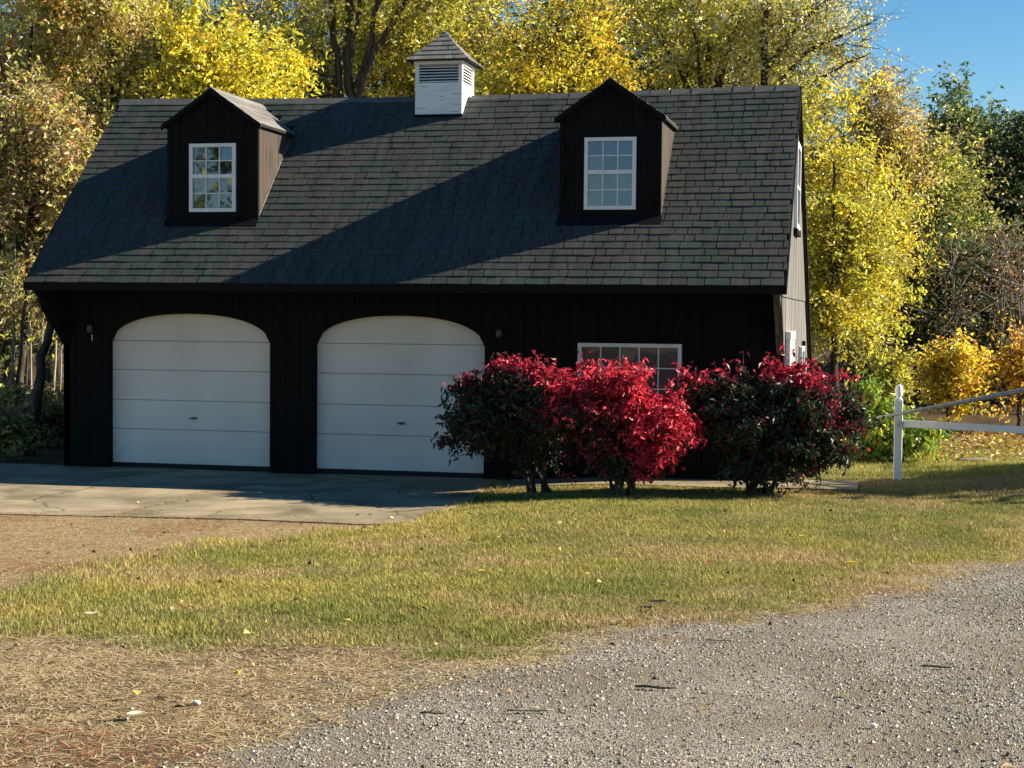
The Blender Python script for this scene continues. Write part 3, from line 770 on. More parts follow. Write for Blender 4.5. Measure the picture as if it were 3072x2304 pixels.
# cupola astride the ridge
cup = MB()
cx0, cx1, cy0, cy1 = CX, CX + CW, CY, CY + CW
cup.box(cx0, cx1, cy0, cy1, 4.95, 5.715)
for a in (cx0, cx1 - 0.055):
    for b in (cy0, cy1 - 0.055): cup.box(a, a + 0.055, b, b + 0.055, 5.715, 5.99)
cup.box(cx0 + 0.06, cx1 - 0.06, cy0 + 0.06, cy1 - 0.06, 5.716, 5.99)
cupola = cup.build('cupola', M['cupola'], garage)
MB().box(cx0 + 0.056, cx1 - 0.056, cy0 + 0.045, cy1 - 0.045, 5.717, 5.97).build('vent_dark_block', M['black_flat'], cupola)  # black block painted in for the shade behind the slats
for i in range(6):
    z = 5.725 + 0.0425 * i
    for fy, s in ((cy0, -1), (cy1, 1)):
        MB().add([(cx0+0.055, fy+0.004*-s*-1 if 0 else fy - s*0.004, z), (cx1-0.055, fy - s*0.004, z), (cx1-0.055, fy - s*0.042, z+0.016), (cx0+0.055, fy - s*0.042, z+0.016),
                  (cx0+0.055, fy - s*0.004, z+0.010), (cx1-0.055, fy - s*0.004, z+0.010), (cx1-0.055, fy - s*0.042, z+0.026), (cx0+0.055, fy - s*0.042, z+0.026)],
                 [tuple(f) for f in BOXF]).build('louver_slat', M['white'], cupola)
    for fx, s in ((cx0, -1), (cx1, 1)):
        MB().add([(fx - s*0.004, cy0+0.055, z), (fx - s*0.004, cy1-0.055, z), (fx - s*0.042, cy1-0.055, z+0.016), (fx - s*0.042, cy0+0.055, z+0.016),
                  (fx - s*0.004, cy0+0.055, z+0.010), (fx - s*0.004, cy1-0.055, z+0.010), (fx - s*0.042, cy1-0.055, z+0.026), (fx - s*0.042, cy0+0.055, z+0.026)],
                 [tuple(f) for f in BOXF]).build('louver_slat', M['white'], cupola)
MB().box(cx0 - 0.02, cx1 + 0.02, cy0 - 0.02, cy1 + 0.02, 5.985, 6.045).build('frieze', M['white'], cupola)
MB().box(cx0 - 0.012, cx1 + 0.012, cy0 - 0.025, cy0 - 0.001, roof_z(CX, cy0) + 0.0, roof_z(CX, cy0) + 0.045).build('base_flashing', M['black_flat'], cupola)
ccx, ccy = CX + CW / 2, CY + CW / 2
EH, ZC0, ZC1 = CW / 2 + 0.115, 6.045, 6.53
def hip(t):                              # half width and height up the bell-cast hip
    return EH * (1 - t) ** 1.12, ZC0 + (ZC1 - ZC0) * (t ** 1.02)
cr = MB()
rings = [hip(t) for t in np.linspace(0, 0.985, 7)]
V, F = [], []
for h, z in rings: V += [(ccx - h, ccy - h, z - 0.012), (ccx + h, ccy - h, z - 0.012), (ccx + h, ccy + h, z - 0.012), (ccx - h, ccy + h, z - 0.012)]
for j in range(6):
    for i in range(4): F.append((j*4+i, j*4+(i+1) % 4, j*4+4+(i+1) % 4, j*4+4+i))
F += [(3,2,1,0), (24,25,26,27)]
cr.add(V, F).build('cupola_roof', M['deck'], cupola)
NC = 6
for face in range(4):
    R = Matrix.Translation((ccx, ccy, 0)) @ Matrix.Rotation(face * math.pi / 2, 4, 'Z')
    for q in range(NC):
        t0, t1 = q / NC, min(0.995, (q + 1.12) / NC)
        (h0, z0), (h1, z1) = hip(t0), hip(t1)
        tabs = max(1, int(round(h0 * 2 / 0.2)))
        cutsx = [-1.0] + sorted((-1 + 2 * (i + rnd.uniform(-0.2, 0.2) + (0.25 if q % 2 else 0)) / tabs) for i in range(1, tabs)) + [1.0]
        for a, b in zip(cutsx[:-1], cutsx[1:]):
            g = 0.004
            P = []
            for (h, z, off) in ((h0, z0, 0.0), (h1, z1, -0.004)):
                for tt in (0.0, 0.012 if h == h0 else 0.004):
                    P += [R @ Vector((a*(h + 0.006) + g, -(h + 0.006) - tt*0.7, z + tt + off - 0.006)), R @ Vector((b*(h + 0.006) - g, -(h + 0.006) - tt*0.7, z + tt + off - 0.006))]
            # 0,1 low bottom; 2,3 low top; 4,5 high bottom; 6,7 high top
            MB().add([tuple(p) for p in P], [(0,1,5,4), (2,6,7,3), (0,2,3,1), (4,5,7,6), (0,4,6,2), (1,3,7,5)]).build('shingle', M['shingle_pale'], cupola)
MB().lathe([(0.055, -0.03), (0.05, 0.0), (0.012, 0.02)], (ccx, ccy, ZC1 - 0.02), 8).build('finial_cap', M['cap'], cupola)

# ------------------------------------------------------------------ trees and shrubs
def leaf_geometry(P, D, N, L, W, droop=0.25):
    """rhombic leaves: base P, direction D, normal N, length L, width W, folded along the midrib"""
    S = np.cross(D, N); S /= np.linalg.norm(S, axis=1)[:, None] + 1e-9
    N2 = np.cross(S, D)
    L = L[:, None]; W = W[:, None]
    a = P; tip = P + D * L - N2 * L * droop
    mid = P + D * L * 0.45
    l = mid + S * W * 0.5 + N2 * W * 0.12; r = mid - S * W * 0.5 + N2 * W * 0.12
    V = np.stack([a, l, tip, r], 1).reshape(-1, 3)
    n = len(P); b = np.arange(n) * 4
    F = np.concatenate([np.stack([b, b+1, b+2], 1), np.stack([b, b+2, b+3], 1)], 0)
    return V, F
def unit(a): return a / (np.linalg.norm(a, axis=1)[:, None] + 1e-9)
def leaf_mesh(name, A, E, per, leaf_len, pal, rs, ratio=0.5, down=0.45, cl_mix=0.7, col_fn=None, jit=0.08):
    """leaves strung along twigs A-E; pal: (colour, weight) list; a twig leans to one colour"""
    per = np.asarray(per); idx = np.repeat(np.arange(len(A)), per); centers = A
    n = len(idx)
    t = rs.rand(n, 1) ** 0.7 * 1.08
    P = A[idx] + (E - A)[idx] * t + rs.randn(n, 3) * jit
    D = unit(rs.randn(n, 3) * np.array([1, 1, 0.6]) + np.array([0, 0, -down]))
    N = unit(rs.randn(n, 3) * 0.9 + np.array([0.5, -0.25, 0.35]))
    L = leaf_len * (0.65 + 0.7 * rs.rand(n)); Wd = L * ratio * (0.8 + 0.4 * rs.rand(n))
    V, F = leaf_geometry(P, D, N, L, Wd)
    cols = np.array([c for c, w in pal]); ws = np.array([w for c, w in pal], float); ws /= ws.sum()
    cc = rs.choice(len(cols), size=len(centers), p=ws)
    ci = np.where(rs.rand(n) < cl_mix, cc[idx], rs.choice(len(cols), size=n, p=ws))
    col = cols[ci] * (0.7 + 0.6 * rs.rand(n))[:, None] * (0.8 + 0.4 * rs.rand(len(centers)))[idx][:, None]
    if col_fn is not None: col = col_fn(P, col, rs)
    return npmesh(name, V, F, np.repeat(col, 4, axis=0))
def curve(p0, p1, rs, bend=0.12, n=5, lift=0.0):
    p0, p1 = np.array(p0, float), np.array(p1, float); d = np.linalg.norm(p1 - p0)
    t = np.linspace(0, 1, n)[:, None]
    o = rs.randn(3) * bend * d + np.array([0, 0, lift * d])
    return p0 + (p1 - p0) * t + np.sin(t * math.pi) * o * 0.6 + np.sin(t * math.pi * 2) * rs.randn(3) * bend * d * 0.25
class Tubes:
    def __init__(s): s.V = []; s.F = []; s.n = 0
    def add(s, pts, rad, k=5):
        V, F = tube(pts, rad, k); s.V.append(V); s.F.append(F + s.n); s.n += len(V)
    def mesh(s, name): return npmesh(name, np.concatenate(s.V), np.concatenate(s.F), None, True)
def tree(name, label, base, stems, blobs, pal, leaf_len, n_leaf, seed, cat='tree', group=None, bark='bark', clusters=90, sig=0.5, trunk_r=0.16, twigs=7,
         crown_name='crown', trunk_name='trunk', shell=0.55, mat='leaf', ratio=0.5, down=0.45, cl_mix=0.65, col_fn=None, kstem=7, twig_r=0.006):
    """stems: list of polylines (world) for trunk and limbs; blobs: ellipsoids (cx,cy,cz,rx,ry,rz) (world) that the crown fills"""
    rs = np.random.RandomState(seed)
    root = thing(name, tuple(base), label, cat, group)
    vol = np.array([b[3]*b[4]*b[5] for b in blobs]) ** 0.75 + 0.0035; vol /= vol.sum()
    which = rs.choice(len(blobs), size=clusters, p=vol)
    B = np.array(blobs)[which]
    u = unit(rs.randn(clusters, 3)); r = rs.rand(clusters) ** shell * (0.72 + 0.55 * noise2(u[:, 0] * 2 + u[:, 2], u[:, 1] * 2 - u[:, 2], 1.5, seed))
    Cn = B[:, :3] + u * r[:, None] * B[:, 3:]
    Cn[:, 2] = np.maximum(Cn[:, 2], terr(Cn[:, 0], Cn[:, 1]) + 0.15)
    tb = Tubes(); TW = []
    S = []; SR = []
    for st, r0, r1 in stems:
        st = np.array(st, float); nst = max(6, len(st) * 3)
        tt = np.linspace(0, 1, len(st)); ti = np.linspace(0, 1, nst)
        pts = np.stack([np.interp(ti, tt, st[:, k]) for k in range(3)], 1)
        pts[1:-1] += rs.randn(nst - 2, 3) * r0 * 0.25
        rad = r0 + (r1 - r0) * ti ** 0.8
        rad[0] *= 1.35
        tb.add(pts, rad, kstem)
        S.append(pts); SR.append(rad)
    SP = np.concatenate(S); SRd = np.concatenate(SR)
    # limbs: each cluster hangs on a branch that leaves the nearest lower part of a stem (or an earlier branch)
    order = np.argsort(np.min(np.linalg.norm(Cn[:, None] - SP[None], axis=2), axis=1))
    for i in order:
        c = Cn[i]
        dd = np.linalg.norm(SP - c, axis=1) + 0.9 * np.maximum(0, SP[:, 2] - c[2] + 0.2)
        j = int(np.argmin(dd))
        p = curve(SP[j], c, rs, 0.10, 5, -0.03)
        r0 = min(SRd[j] * 0.62, 0.012 + 0.016 * np.linalg.norm(c - SP[j])); r0 = max(r0, twig_r)
        tb.add(p, np.linspace(r0, twig_r, 5), 4)
        SP = np.concatenate([SP, p[2:]]); SRd = np.concatenate([SRd, np.linspace(r0, twig_r, 5)[2:]])
        for _ in range(max(twigs, 5)):
            e = c + rs.randn(3) * sig * np.array([1.25, 1.25, 0.95]) + np.array([0, 0, 0.1 * sig])
            TW.append((c, e))
            if _ < twigs: tb.add(np.array([c, e]), [twig_r, twig_r * 0.4], 3)
    obj(trunk_name, tb.mesh(trunk_name), M[bark], root)
    if n_leaf:
        A = np.array([t[0] for t in TW]); E = np.array([t[1] for t in TW])
        w = ((0.07 + rs.rand(clusters) ** 2.0) if mat == 'leaf' else (0.3 + rs.rand(clusters)))[np.repeat(np.arange(clusters), max(twigs, 5))] * (0.4 + rs.rand(len(TW)))
        per = np.maximum(1, (w / w.sum() * n_leaf).astype(int))
        obj(crown_name, leaf_mesh(crown_name, A, E, per, leaf_len, pal, rs, ratio, down, cl_mix, col_fn, sig * 0.13 + 0.02), M[mat], root)
    return root
def gz(x, y): return float(terr(x, y))
YEL = (0.80, 0.67, 0.06); GOLD = (0.80, 0.54, 0.05); OLIVE = (0.46, 0.43, 0.11); LIME = (0.60, 0.62, 0.085); GRN = (0.15, 0.21, 0.06); DKG = (0.07, 0.11, 0.045)
ORG = (0.58, 0.30, 0.06); RUST = (0.40, 0.20, 0.08); TAN = (0.66, 0.53, 0.27); BRN = (0.26, 0.19, 0.10); PALE = (0.74, 0.69, 0.36)  # PALE leaves in some crowns paint in cream sun highlights

def simple_tree(name, label, ub, Y, top_v, crown_v, halfw_v, pal, leaf, n, seed, clusters=90, sig=0.5, low_v=None, trunk_r=0.14, bark='bark', group=None, lean=0.0, depth=None, forks=5, sc=1.0, **kw):
    """tree whose trunk foot stands at depth Y under view column ub; crown between the rows top_v and low_v"""
    c = atv(crown_v[0], crown_v[1], Y)
    hw = abs(atv(crown_v[0] + halfw_v, crown_v[1], Y)[0] - c[0])
    zt = atv(crown_v[0], top_v, Y)[2]; zl = atv(crown_v[0], low_v, Y)[2] if low_v else 2*c[2] - zt
    zl = max(zl, 0.3)
    b = atv(ub, 690, Y); b = np.array([b[0], Y, gz(b[0], Y)])
    dp = depth or hw * 0.8
    rz = (zt - zl) / 2; cz = (zt + zl) / 2
    rs = np.random.RandomState(seed + 1000)
    blobs = [(c[0], Y, cz, hw * 0.75, dp * 0.8, rz * 0.95)]
    for k in range(6):
        a = rs.rand() * 6.28; rr = 0.55
        blobs.append((c[0] + math.cos(a) * hw * rr, Y + math.sin(a) * dp * rr, cz + rs.uniform(-0.6, 0.6) * rz, hw * 0.42, dp * 0.42, rz * 0.42))
    topc = np.array([c[0], Y, zl + (zt - zl) * 0.7])
    fork = b + (topc - b) * 0.35; fork[2] = max(b[2] + 0.3, zl + 0.1 * (zt - zl)) if zl > 1.5 else b[2] + 0.35 * (zt - b[2])
    stems = [([b, b + (fork - b) * 0.5 + np.array([lean, 0, 0]), fork, topc], trunk_r, trunk_r * 0.25)]
    for k in range(forks):
        a = k * 6.28 / forks + rs.rand(); e = np.array([c[0] + math.cos(a) * hw * 0.55, Y + math.sin(a) * dp * 0.55, zl + (zt - zl) * rs.uniform(0.45, 0.8)])
        stems.append(([fork, fork + (e - fork) * 0.5 + np.array([0, 0, 0.08 * rz]), e], trunk_r * 0.6, trunk_r * 0.18))
    return tree(name, label, b, stems, blobs, pal, leaf, n, seed, group=group, bark=bark, clusters=clusters, sig=sig, trunk_r=trunk_r, **kw)

# --- trees right behind the garage
WOODS = 'trees of the wood behind the garage'
simple_tree('yellow_tree', 'bright yellow tree rising behind the left dormer', 520, 9.5, 40, (500, 140), 190, [(YEL, 5), (LIME, 4), (GOLD, 1)], 0.12, 13000, 21, 110, 0.42, 330, 0.10)
simple_tree('olive_tree', 'olive and rust leaved tree at the upper left edge of the wood', 60, 8.0, -160, (70, 200), 260, [(OLIVE, 5), (TAN, 3), (ORG, 1.6), (LIME, 1.5), (RUST, 0.8)], 0.115, 23000, 22, 170, 0.48, 560, 0.12, group=None)
simple_tree('olive_tree', 'green and tan leaved tree between the left roof edge and the yellow tree', 230, 12.0, -170, (250, 90), 220, [(OLIVE, 4), (LIME, 2.5), (PALE, 2), (GRN, 1.5), (TAN, 1)], 0.115, 20000, 23, 140, 0.5, 420, 0.13)
# many-stemmed tree with dark limbs left of the cupola
Yb = 12.5
def P_(u, v, Y=Yb): return atv(u, v, Y)
bx, = [P_(765, 690)]
b0 = np.array([P_(760, 300)[0], Yb, gz(P_(760, 300)[0], Yb)])
tree('forked_tree', 'dark forked trunk with several upright limbs left of the cupola', b0,
     [([b0, P_(757, 330), P_(758, 215), P_(752, 100), P_(748, -120)], 0.13, 0.085),
      ([b0 + np.array([-0.2, 0.1, 0]), P_(722, 300), P_(733, 170), P_(722, 60), P_(712, -90)], 0.11, 0.05),
      ([P_(765, 250), P_(785, 170), P_(830, 75), P_(905, -40)], 0.10, 0.06),
      ([P_(770, 190), P_(800, 90), P_(815, 0), P_(812, -110)], 0.08, 0.05),
      ([P_(756, 120), P_(775, 40), P_(778, -80)], 0.07, 0.04)],
     [(*P_(700, -60), 1.9, 1.3, 1.6), (*P_(860, -90), 2.2, 1.4, 1.5), (*P_(640, 60), 0.9, 1.0, 0.9), (*P_(930, 20), 1.0, 1.2, 0.8)],
     [(OLIVE, 4), (LIME, 2), (YEL, 2), (PALE, 1)], 0.11, 9000, 24, clusters=110, sig=0.42)
Yb = 15.5
b1 = np.array([P_(893, 300, Yb)[0], Yb, gz(P_(893, 300, Yb)[0], Yb)])
tree('slim_tree', 'slim dark trunk just left of the cupola roof', b1,
     [([b1, P_(885, 300, Yb), P_(895, 120, Yb), P_(908, 0, Yb), P_(915, -120, Yb)], 0.14, 0.07), ([P_(895, 120, Yb), P_(940, 30, Yb), P_(1000, -60, Yb)], 0.08, 0.03)],
     [(*P_(880, 20, Yb), 1.6, 1.3, 1.8), (*P_(960, 120, Yb), 1.5, 1.2, 1.4), (*P_(820, 130, Yb), 1.3, 1.0, 1.2), (*P_(1030, 20, Yb), 1.6, 1.2, 1.4)],
     [(OLIVE, 4), (YEL, 2.5), (LIME, 2), (TAN, 1)], 0.12, 12000, 25, clusters=100, sig=0.45)
simple_tree('golden_tree', 'golden orange tree rising between the cupola and the right dormer', 1190, 12.0, -60, (1205, 90), 190, [(GOLD, 4), (YEL, 5), (OLIVE, 2), (LIME, 2)], 0.10, 17000, 26, 130, 0.45, 330, 0.12)
simple_tree('pale_tree', 'pale yellow-green tree with bare twigs above the right dormer', 1520, 15.0, -190, (1530, 60), 230, [(PALE, 4), (LIME, 4), (OLIVE, 1.5), (YEL, 3)], 0.09, 22000, 27, 150, 0.55, 330, 0.13, twigs=7, bark='bark')
# thinning tree whose twigs reach into the blue sky
Yb = 14.0
b2 = np.array([P_(1640, 400, Yb)[0], Yb, gz(P_(1640, 400, Yb)[0], Yb)])
tree('thinning_tree', 'half bare tree whose thin twigs reach right into the open sky', b2,
     [([b2, P_(1640, 400, Yb), P_(1650, 150, Yb), P_(1670, -80, Yb)], 0.15, 0.06),
      ([P_(1645, 230, Yb), P_(1740, 110, Yb), P_(1830, 75, Yb), P_(1895, 40, Yb)], 0.07, 0.012),
      ([P_(1650, 150, Yb), P_(1740, 40, Yb), P_(1800, -10, Yb), P_(1890, -50, Yb)], 0.07, 0.015),
      ([P_(1645, 300, Yb), P_(1740, 190, Yb), P_(1820, 140, Yb), P_(1880, 115, Yb)], 0.06, 0.012),
      ([P_(1745, 110, Yb), P_(1830, 95, Yb), P_(1900, 105, Yb)], 0.03, 0.008)],
     [(*P_(1680, 90, Yb), 1.3, 1.2, 1.4), (*P_(1760, 20, Yb), 1.2, 1.1, 0.9), (*P_(1790, 120, Yb), 1.0, 1.0, 0.75), (*P_(1845, 55, Yb), 0.6, 0.7, 0.8), (*P_(1660, 230, Yb), 1.1, 1.0, 0.8)],
     [(PALE, 6), (OLIVE, 2), (TAN, 2), (LIME, 2)], 0.08, 8500, 28, clusters=130, sig=0.36, twigs=6)
# --- right of the garage
simple_tree('yellow_tree', 'tall bright yellow tree close against the right end of the garage', 1800, 13.0, 190, (1800, 520), 135, [(YEL, 4), (LIME, 4), (GOLD, 1), (OLIVE, 4)], 0.105, 24000, 29, 190, 0.42, 850, 0.13, depth=1.8)
simple_tree('yellow_tree', 'yellow-green tree with brown patches leaning over the garage gable', 1840, 16.5, 330, (1870, 520), 95, [(YEL, 3), (LIME, 3), (OLIVE, 4), (GOLD, 2)], 0.105, 15000, 30, 140, 0.45, 800, 0.13)
simple_tree('golden_brown_tree', 'golden brown tree with pointed bare tops against the sky', 1905, 20.0, 150, (1908, 330), 65, [(TAN, 4), (OLIVE, 3), (GOLD, 2), (BRN, 2)], 0.115, 17000, 31, 150, 0.42, 580, 0.14, twigs=8)
simple_tree('dark_green_tree', 'dark green tree with a pointed crown standing highest at the right', 2090, 27.0, 138, (2080, 360), 130, [(GRN, 6), (DKG, 4), (OLIVE, 1)], 0.15, 30000, 32, 220, 0.5, 640, 0.18)
simple_tree('dark_green_tree', 'dark green tree at the right edge, lower than its pointed neighbour', 2215, 25.0, 215, (2205, 400), 115, [(GRN, 6), (DKG, 4), (BRN, 1)], 0.15, 22000, 33, 160, 0.5, 640, 0.16)
simple_tree('olive_tree', 'yellow-green crowned tree in front of the dark green tree', 2030, 21.0, 320, (2030, 430), 80, [(LIME, 2.5), (OLIVE, 4), (GRN, 3)], 0.12, 9000, 34, 80, 0.45, 560, 0.12)
simple_tree('brown_leaved_tree', 'brown leaved tree below the golden brown tops', 1975, 22.5, 240, (1985, 420), 90, [(BRN, 4), (OLIVE, 3), (GRN, 3), (RUST, 1)], 0.12, 12000, 35, 90, 0.5, 640, 0.14)
simple_tree('shaded_tree', 'shaded dark tree filling the wood behind the orange bushes', 1990, 19.0, 450, (1985, 650), 120, [(DKG, 6), (GRN, 3), (BRN, 1.5)], 0.12, 15000, 36, 120, 0.5, 880, 0.13)  # both shaded trees: dark palette paints in the shade of the wood
simple_tree('shaded_tree', 'shaded brown-green tree at the right edge of the wood', 2170, 19.5, 440, (2160, 650), 115, [(DKG, 5), (BRN, 2), (GRN, 2), (RUST, 0.5)], 0.12, 14000, 37, 120, 0.5, 880, 0.13)
simple_tree('orange_tree', 'small orange-yellow tree behind the white fence rail', 2050, 9.5, 745, (2055, 825), 75, [(GOLD, 5), (YEL, 4), (ORG, 1.2), (OLIVE, 1.5)], 0.10, 4800, 38, 60, 0.24, 895, 0.05, depth=0.8)
simple_tree('orange_tree', 'small orange tree at the right edge behind the slanting pole', 2205, 10.5, 725, (2210, 790), 60, [(GOLD, 4), (ORG, 4), (YEL, 2), (RUST, 1)], 0.10, 4200, 39, 55, 0.26, 880, 0.05, depth=0.8)
simple_tree('olive_sapling', 'thin olive and orange sapling between the yellow tree and the orange tree', 1915, 11.5, 720, (1915, 800), 45, [(OLIVE, 4), (LIME, 3), (YEL, 2)], 0.10, 2200, 40, 50, 0.27, 900, 0.04, depth=0.7)
# grey leafless thicket
for i, (u, v, hw, top) in enumerate(((2165, 540, 50, 400), (2060, 610, 40, 510), (2210, 600, 40, 430))):
    simple_tree('bare_shrub', ['tallest grey leafless shrub against the dark wood at the right', 'low grey leafless shrub left of the tallest bare one', 'grey leafless shrub at the very right edge of the wood'][i],
                u, 17.0 - i * 0.4, top, (u, v), hw, [(BRN, 3), (RUST, 1), (TAN, 1)], 0.09, 500, 41 + i, 15, 0.6, 760, 0.035, bark='twig', twigs=6, group='bare shrubs at the edge of the wood', depth=0.9, twig_r=0.009, cat='shrub')
# --- left edge: thin stems and undergrowth beside the garage
simple_tree('rust_leaved_tree', 'rust and tan leaved tree leaning beside the left roof slope', 40, 5.0, 150, (110, 330), 120, [(TAN, 2), (ORG, 1.0), (OLIVE, 5), (RUST, 1), (BRN, 2.5)], 0.115, 11000, 44, 110, 0.40, 540, 0.09, depth=1.6)
stems_uv = [(20, 30, 0.035, 'pale'), (52, 62, 0.03, 'dark'), (78, 92, 0.04, 'pale'), (98, 84, 0.028, 'dark'), (112, 122, 0.035, 'pale'), (126, 132, 0.02, 'pale'), (35, 12, 0.03, 'dark'), (66, 58, 0.025, 'pale')]
stem_labels = ['pale thin sapling nearest the left edge of the picture', 'dark thin sapling second from the left edge', 'pale sapling with a patchy trunk midway to the garage corner',
               'dark thin sapling leaning left by the garage corner', 'palest sapling leaning right beside the garage corner', 'thinnest pale sapling closest to the garage wall',
               'dark sapling leaning out over the left edge', 'slender pale sapling between darker stems left of the garage']
for i, (ua, ub_, r0, kind) in enumerate(stems_uv):
    Y = 5.0 + 0.5 * ((i * 5) % 8)
    pa = atv(ua, 700, Y); pa = np.array([pa[0], Y, gz(pa[0], Y)]); pb = atv(ub_, 560, Y); pc = atv(ub_ + (ub_ - ua), 380, Y)
    tree('sapling', stem_labels[i], pa, [([pa, (pa + pb) / 2 + np.array([0.04, 0, 0]), pb, pc], r0, r0 * 0.35)],
         [(*atv(ub_, 640, Y), 0.45, 0.5, 0.8), (*pc, 0.6, 0.6, 0.9), (*atv(ua, 880, Y), 0.35, 0.4, 0.6)], [(OLIVE, 4), (TAN, 2), (BRN, 2), (LIME, 1), (ORG, 0.7)], 0.10, 1300, 60 + i,
         clusters=34, sig=0.22, bark='bark_pale' if kind == 'pale' else 'bark', twigs=4, group='thin saplings left of the garage', twig_r=0.005)
pa = atv(58, 700, 1.6); pa = np.array([pa[0], 1.6, gz(pa[0], 1.6)])
tree('leaning_tree', 'thick dark trunk leaning right beside the garage corner', pa, [([pa, atv(85, 820, 1.8), atv(108, 690, 2.2), atv(128, 560, 2.6)], 0.10, 0.05)],
     [(*atv(120, 620, 2.4), 0.3, 0.5, 0.5)], [(ORG, 2), (OLIVE, 3), (BRN, 2)], 0.10, 500, 70, clusters=16, sig=0.2)
for i, (u, v, hw, Y) in enumerate(((15, 905, 40, 3.6), (95, 930, 40, 5.0), (10, 965, 35, 0.9), (75, 975, 35, 3.0), (125, 945, 24, 3.2))):
    simple_tree('undergrowth_shrub', ['brown-green undergrowth at the left edge among the saplings', 'dark undergrowth behind the saplings near the garage corner', 'low leafy weeds at the left edge of the concrete',
                'low brown weeds at the foot of the saplings', 'rusty weeds against the garage corner'][i], u, Y, v - 65, (u, v), hw, [(BRN, 3), (OLIVE, 3), (GRN, 2), (RUST, 1), (TAN, 1)], 0.085, 2600, 80 + i, 40, 0.2, min(v + 80, 1000), 0.025,
                cat='shrub', depth=0.5, group='undergrowth left of the garage', forks=4)
# --- farther wood that closes the gaps
FARP = [[(OLIVE, 2), (BRN, 3), (DKG, 2), (GRN, 3)], [(OLIVE, 2), (GRN, 4), (DKG, 2), (YEL, 0.6)], [(BRN, 4), (OLIVE, 2), (DKG, 2), (TAN, 0.8)]]  # dark tones painted in for the shade behind gaps in nearer leaves
far_spots = [(-60, 17, -150, 250), (20, 15, 300, 120), (110, 19, 330, 110), (130, 21, -200, 230), (330, 18, -150, 220), (560, 20, -180, 230), (700, 24, -150, 200), (860, 20, -180, 200), (1040, 19, -120, 200), (1250, 21, -120, 210), (1420, 22, -60, 190), (1600, 21, -40, 170), (1730, 22, 90, 120), (1830, 30, 240, 110)]
far_lab = ['behind the left end of the wood', 'low behind the saplings at the left edge', 'low behind the garage corner on the left', 'behind the left roof slope', 'behind the bright yellow tree on the left', 'behind the bright yellow tree on the right', 'behind the forked trunk', 'behind the cupola on its left',
           'behind the cupola on its right', 'behind the golden orange tree', 'between the golden tree and the pale tree', 'behind the pale tree', 'behind the half bare tree', 'behind the yellow trees at the right']
for i, (u, Y, top, hw) in enumerate(far_spots):
    simple_tree('wood_tree', 'tall olive-brown tree deep in the wood ' + far_lab[i], u, Y, top, (u, 120 if i not in (1, 2, 12, 13) else 500), hw, FARP[i % 3], 0.15, 11000, 100 + i, 110, 0.7, 470 if i not in (1, 2, 12, 13) else 900, 0.17, group=WOODS)
for i, (u, Y, top, hw) in enumerate(((1880, 33, 330, 120), (2040, 34, 300, 130), (2200, 33, 330, 120), (2000, 28, 640, 130), (2180, 28, 640, 120))):
    simple_tree('wood_tree', 'dark tree deep in the right-hand wood ' + ['left of the pointed green crown', 'under the pointed green crown', 'at the right edge', 'low behind the orange tree', 'low at the right edge'][i], u, Y, top, (u, 560), hw,
                [(DKG, 4), (GRN, 3), (BRN, 3)], 0.15, 9000, 120 + i, 90, 0.7, 900, 0.17, group=WOODS)
# --- beyond the frame: an evergreen whose shade falls on the lawn, trees that shade the wood, trees mirrored in the panes and unseen ones added to block sky light
b = np.array([22.6, 3.4, gz(22.6, 3.4)])
tree('shade_tree', 'spreading tree right of the picture that shades the lawn by the fence', b, [([b, b + np.array([0, -0.2, 2.4]), b + np.array([0.2, 0.2, 4.6])], 0.18, 0.06)],
     [(21, 2.5, 4.0, 1.4, 1.0, 0.7), (23, 3.6, 4.1, 1.8, 1.5, 0.9), (19.3, 1.65, 4.0, 0.9, 0.5, 0.4), (23.2, 2.4, 4.0, 1.8, 1.2, 0.8), (25.5, 3.6, 4.2, 2.2, 1.8, 1.0)], [(GRN, 4), (OLIVE, 3)], 0.27, 22000, 140, clusters=190, sig=0.42)
for i, (x, y, h) in enumerate(((24, 22.5, 9), (27, 25, 12), (19.5, 24.5, 8.5), (33, 27, 12))):
    b = np.array([x, y, gz(x, y)])
    tree('side_tree', 'tall tree right of the picture, ' + ['nearest to the wood edge', 'second into the wood', 'behind the first', 'farthest right'][i], b, [([b, b + np.array([0.3, 0, h * 0.8])], 0.2, 0.05)],
         [(x, y, h * 0.6, 2.8, 2.8, h * 0.38), (x - 1, y + 1, h * 0.4, 2.2, 2.2, h * 0.25)], FARP[i % 3], 0.2, 6000, 150 + i, clusters=90, sig=0.7)
for i, (x, y, h) in enumerate(((-12, -36, 9.5), (-19, -44, 11), (-26, -36, 12), (-20, -26, 11), (-24, -15, 12), (-18, -6, 11), (8, -44, 13), (14, -40, 12), (20, -42, 13), (27, -36, 12), (-7, -46, 12))):
    b = np.array([x, y, gz(x, y)])
    tree('unseen_yard_tree', 'unseen round tree across the yard, ' + ['mirrored in the left dormer panes', 'behind the mirrored one', 'far back to the left', 'left of the drive', 'farther left than the saplings', 'left beyond the concrete', 'straight across the drive', 'across the drive on the right', 'second across the drive on the right', 'across the drive at the far right', 'left of the open gap'][i], b, [([b, b + np.array([0.2, 0, h * 0.75])], 0.2, 0.05)],
         [(x, y, h * 0.58, 3.4, 3.2, h * 0.40), (x + 1.5, y, h * 0.35, 2.4, 2.4, h * 0.25)], FARP[1], 0.36, 3000, 160 + i, clusters=60, sig=0.8, twigs=0)

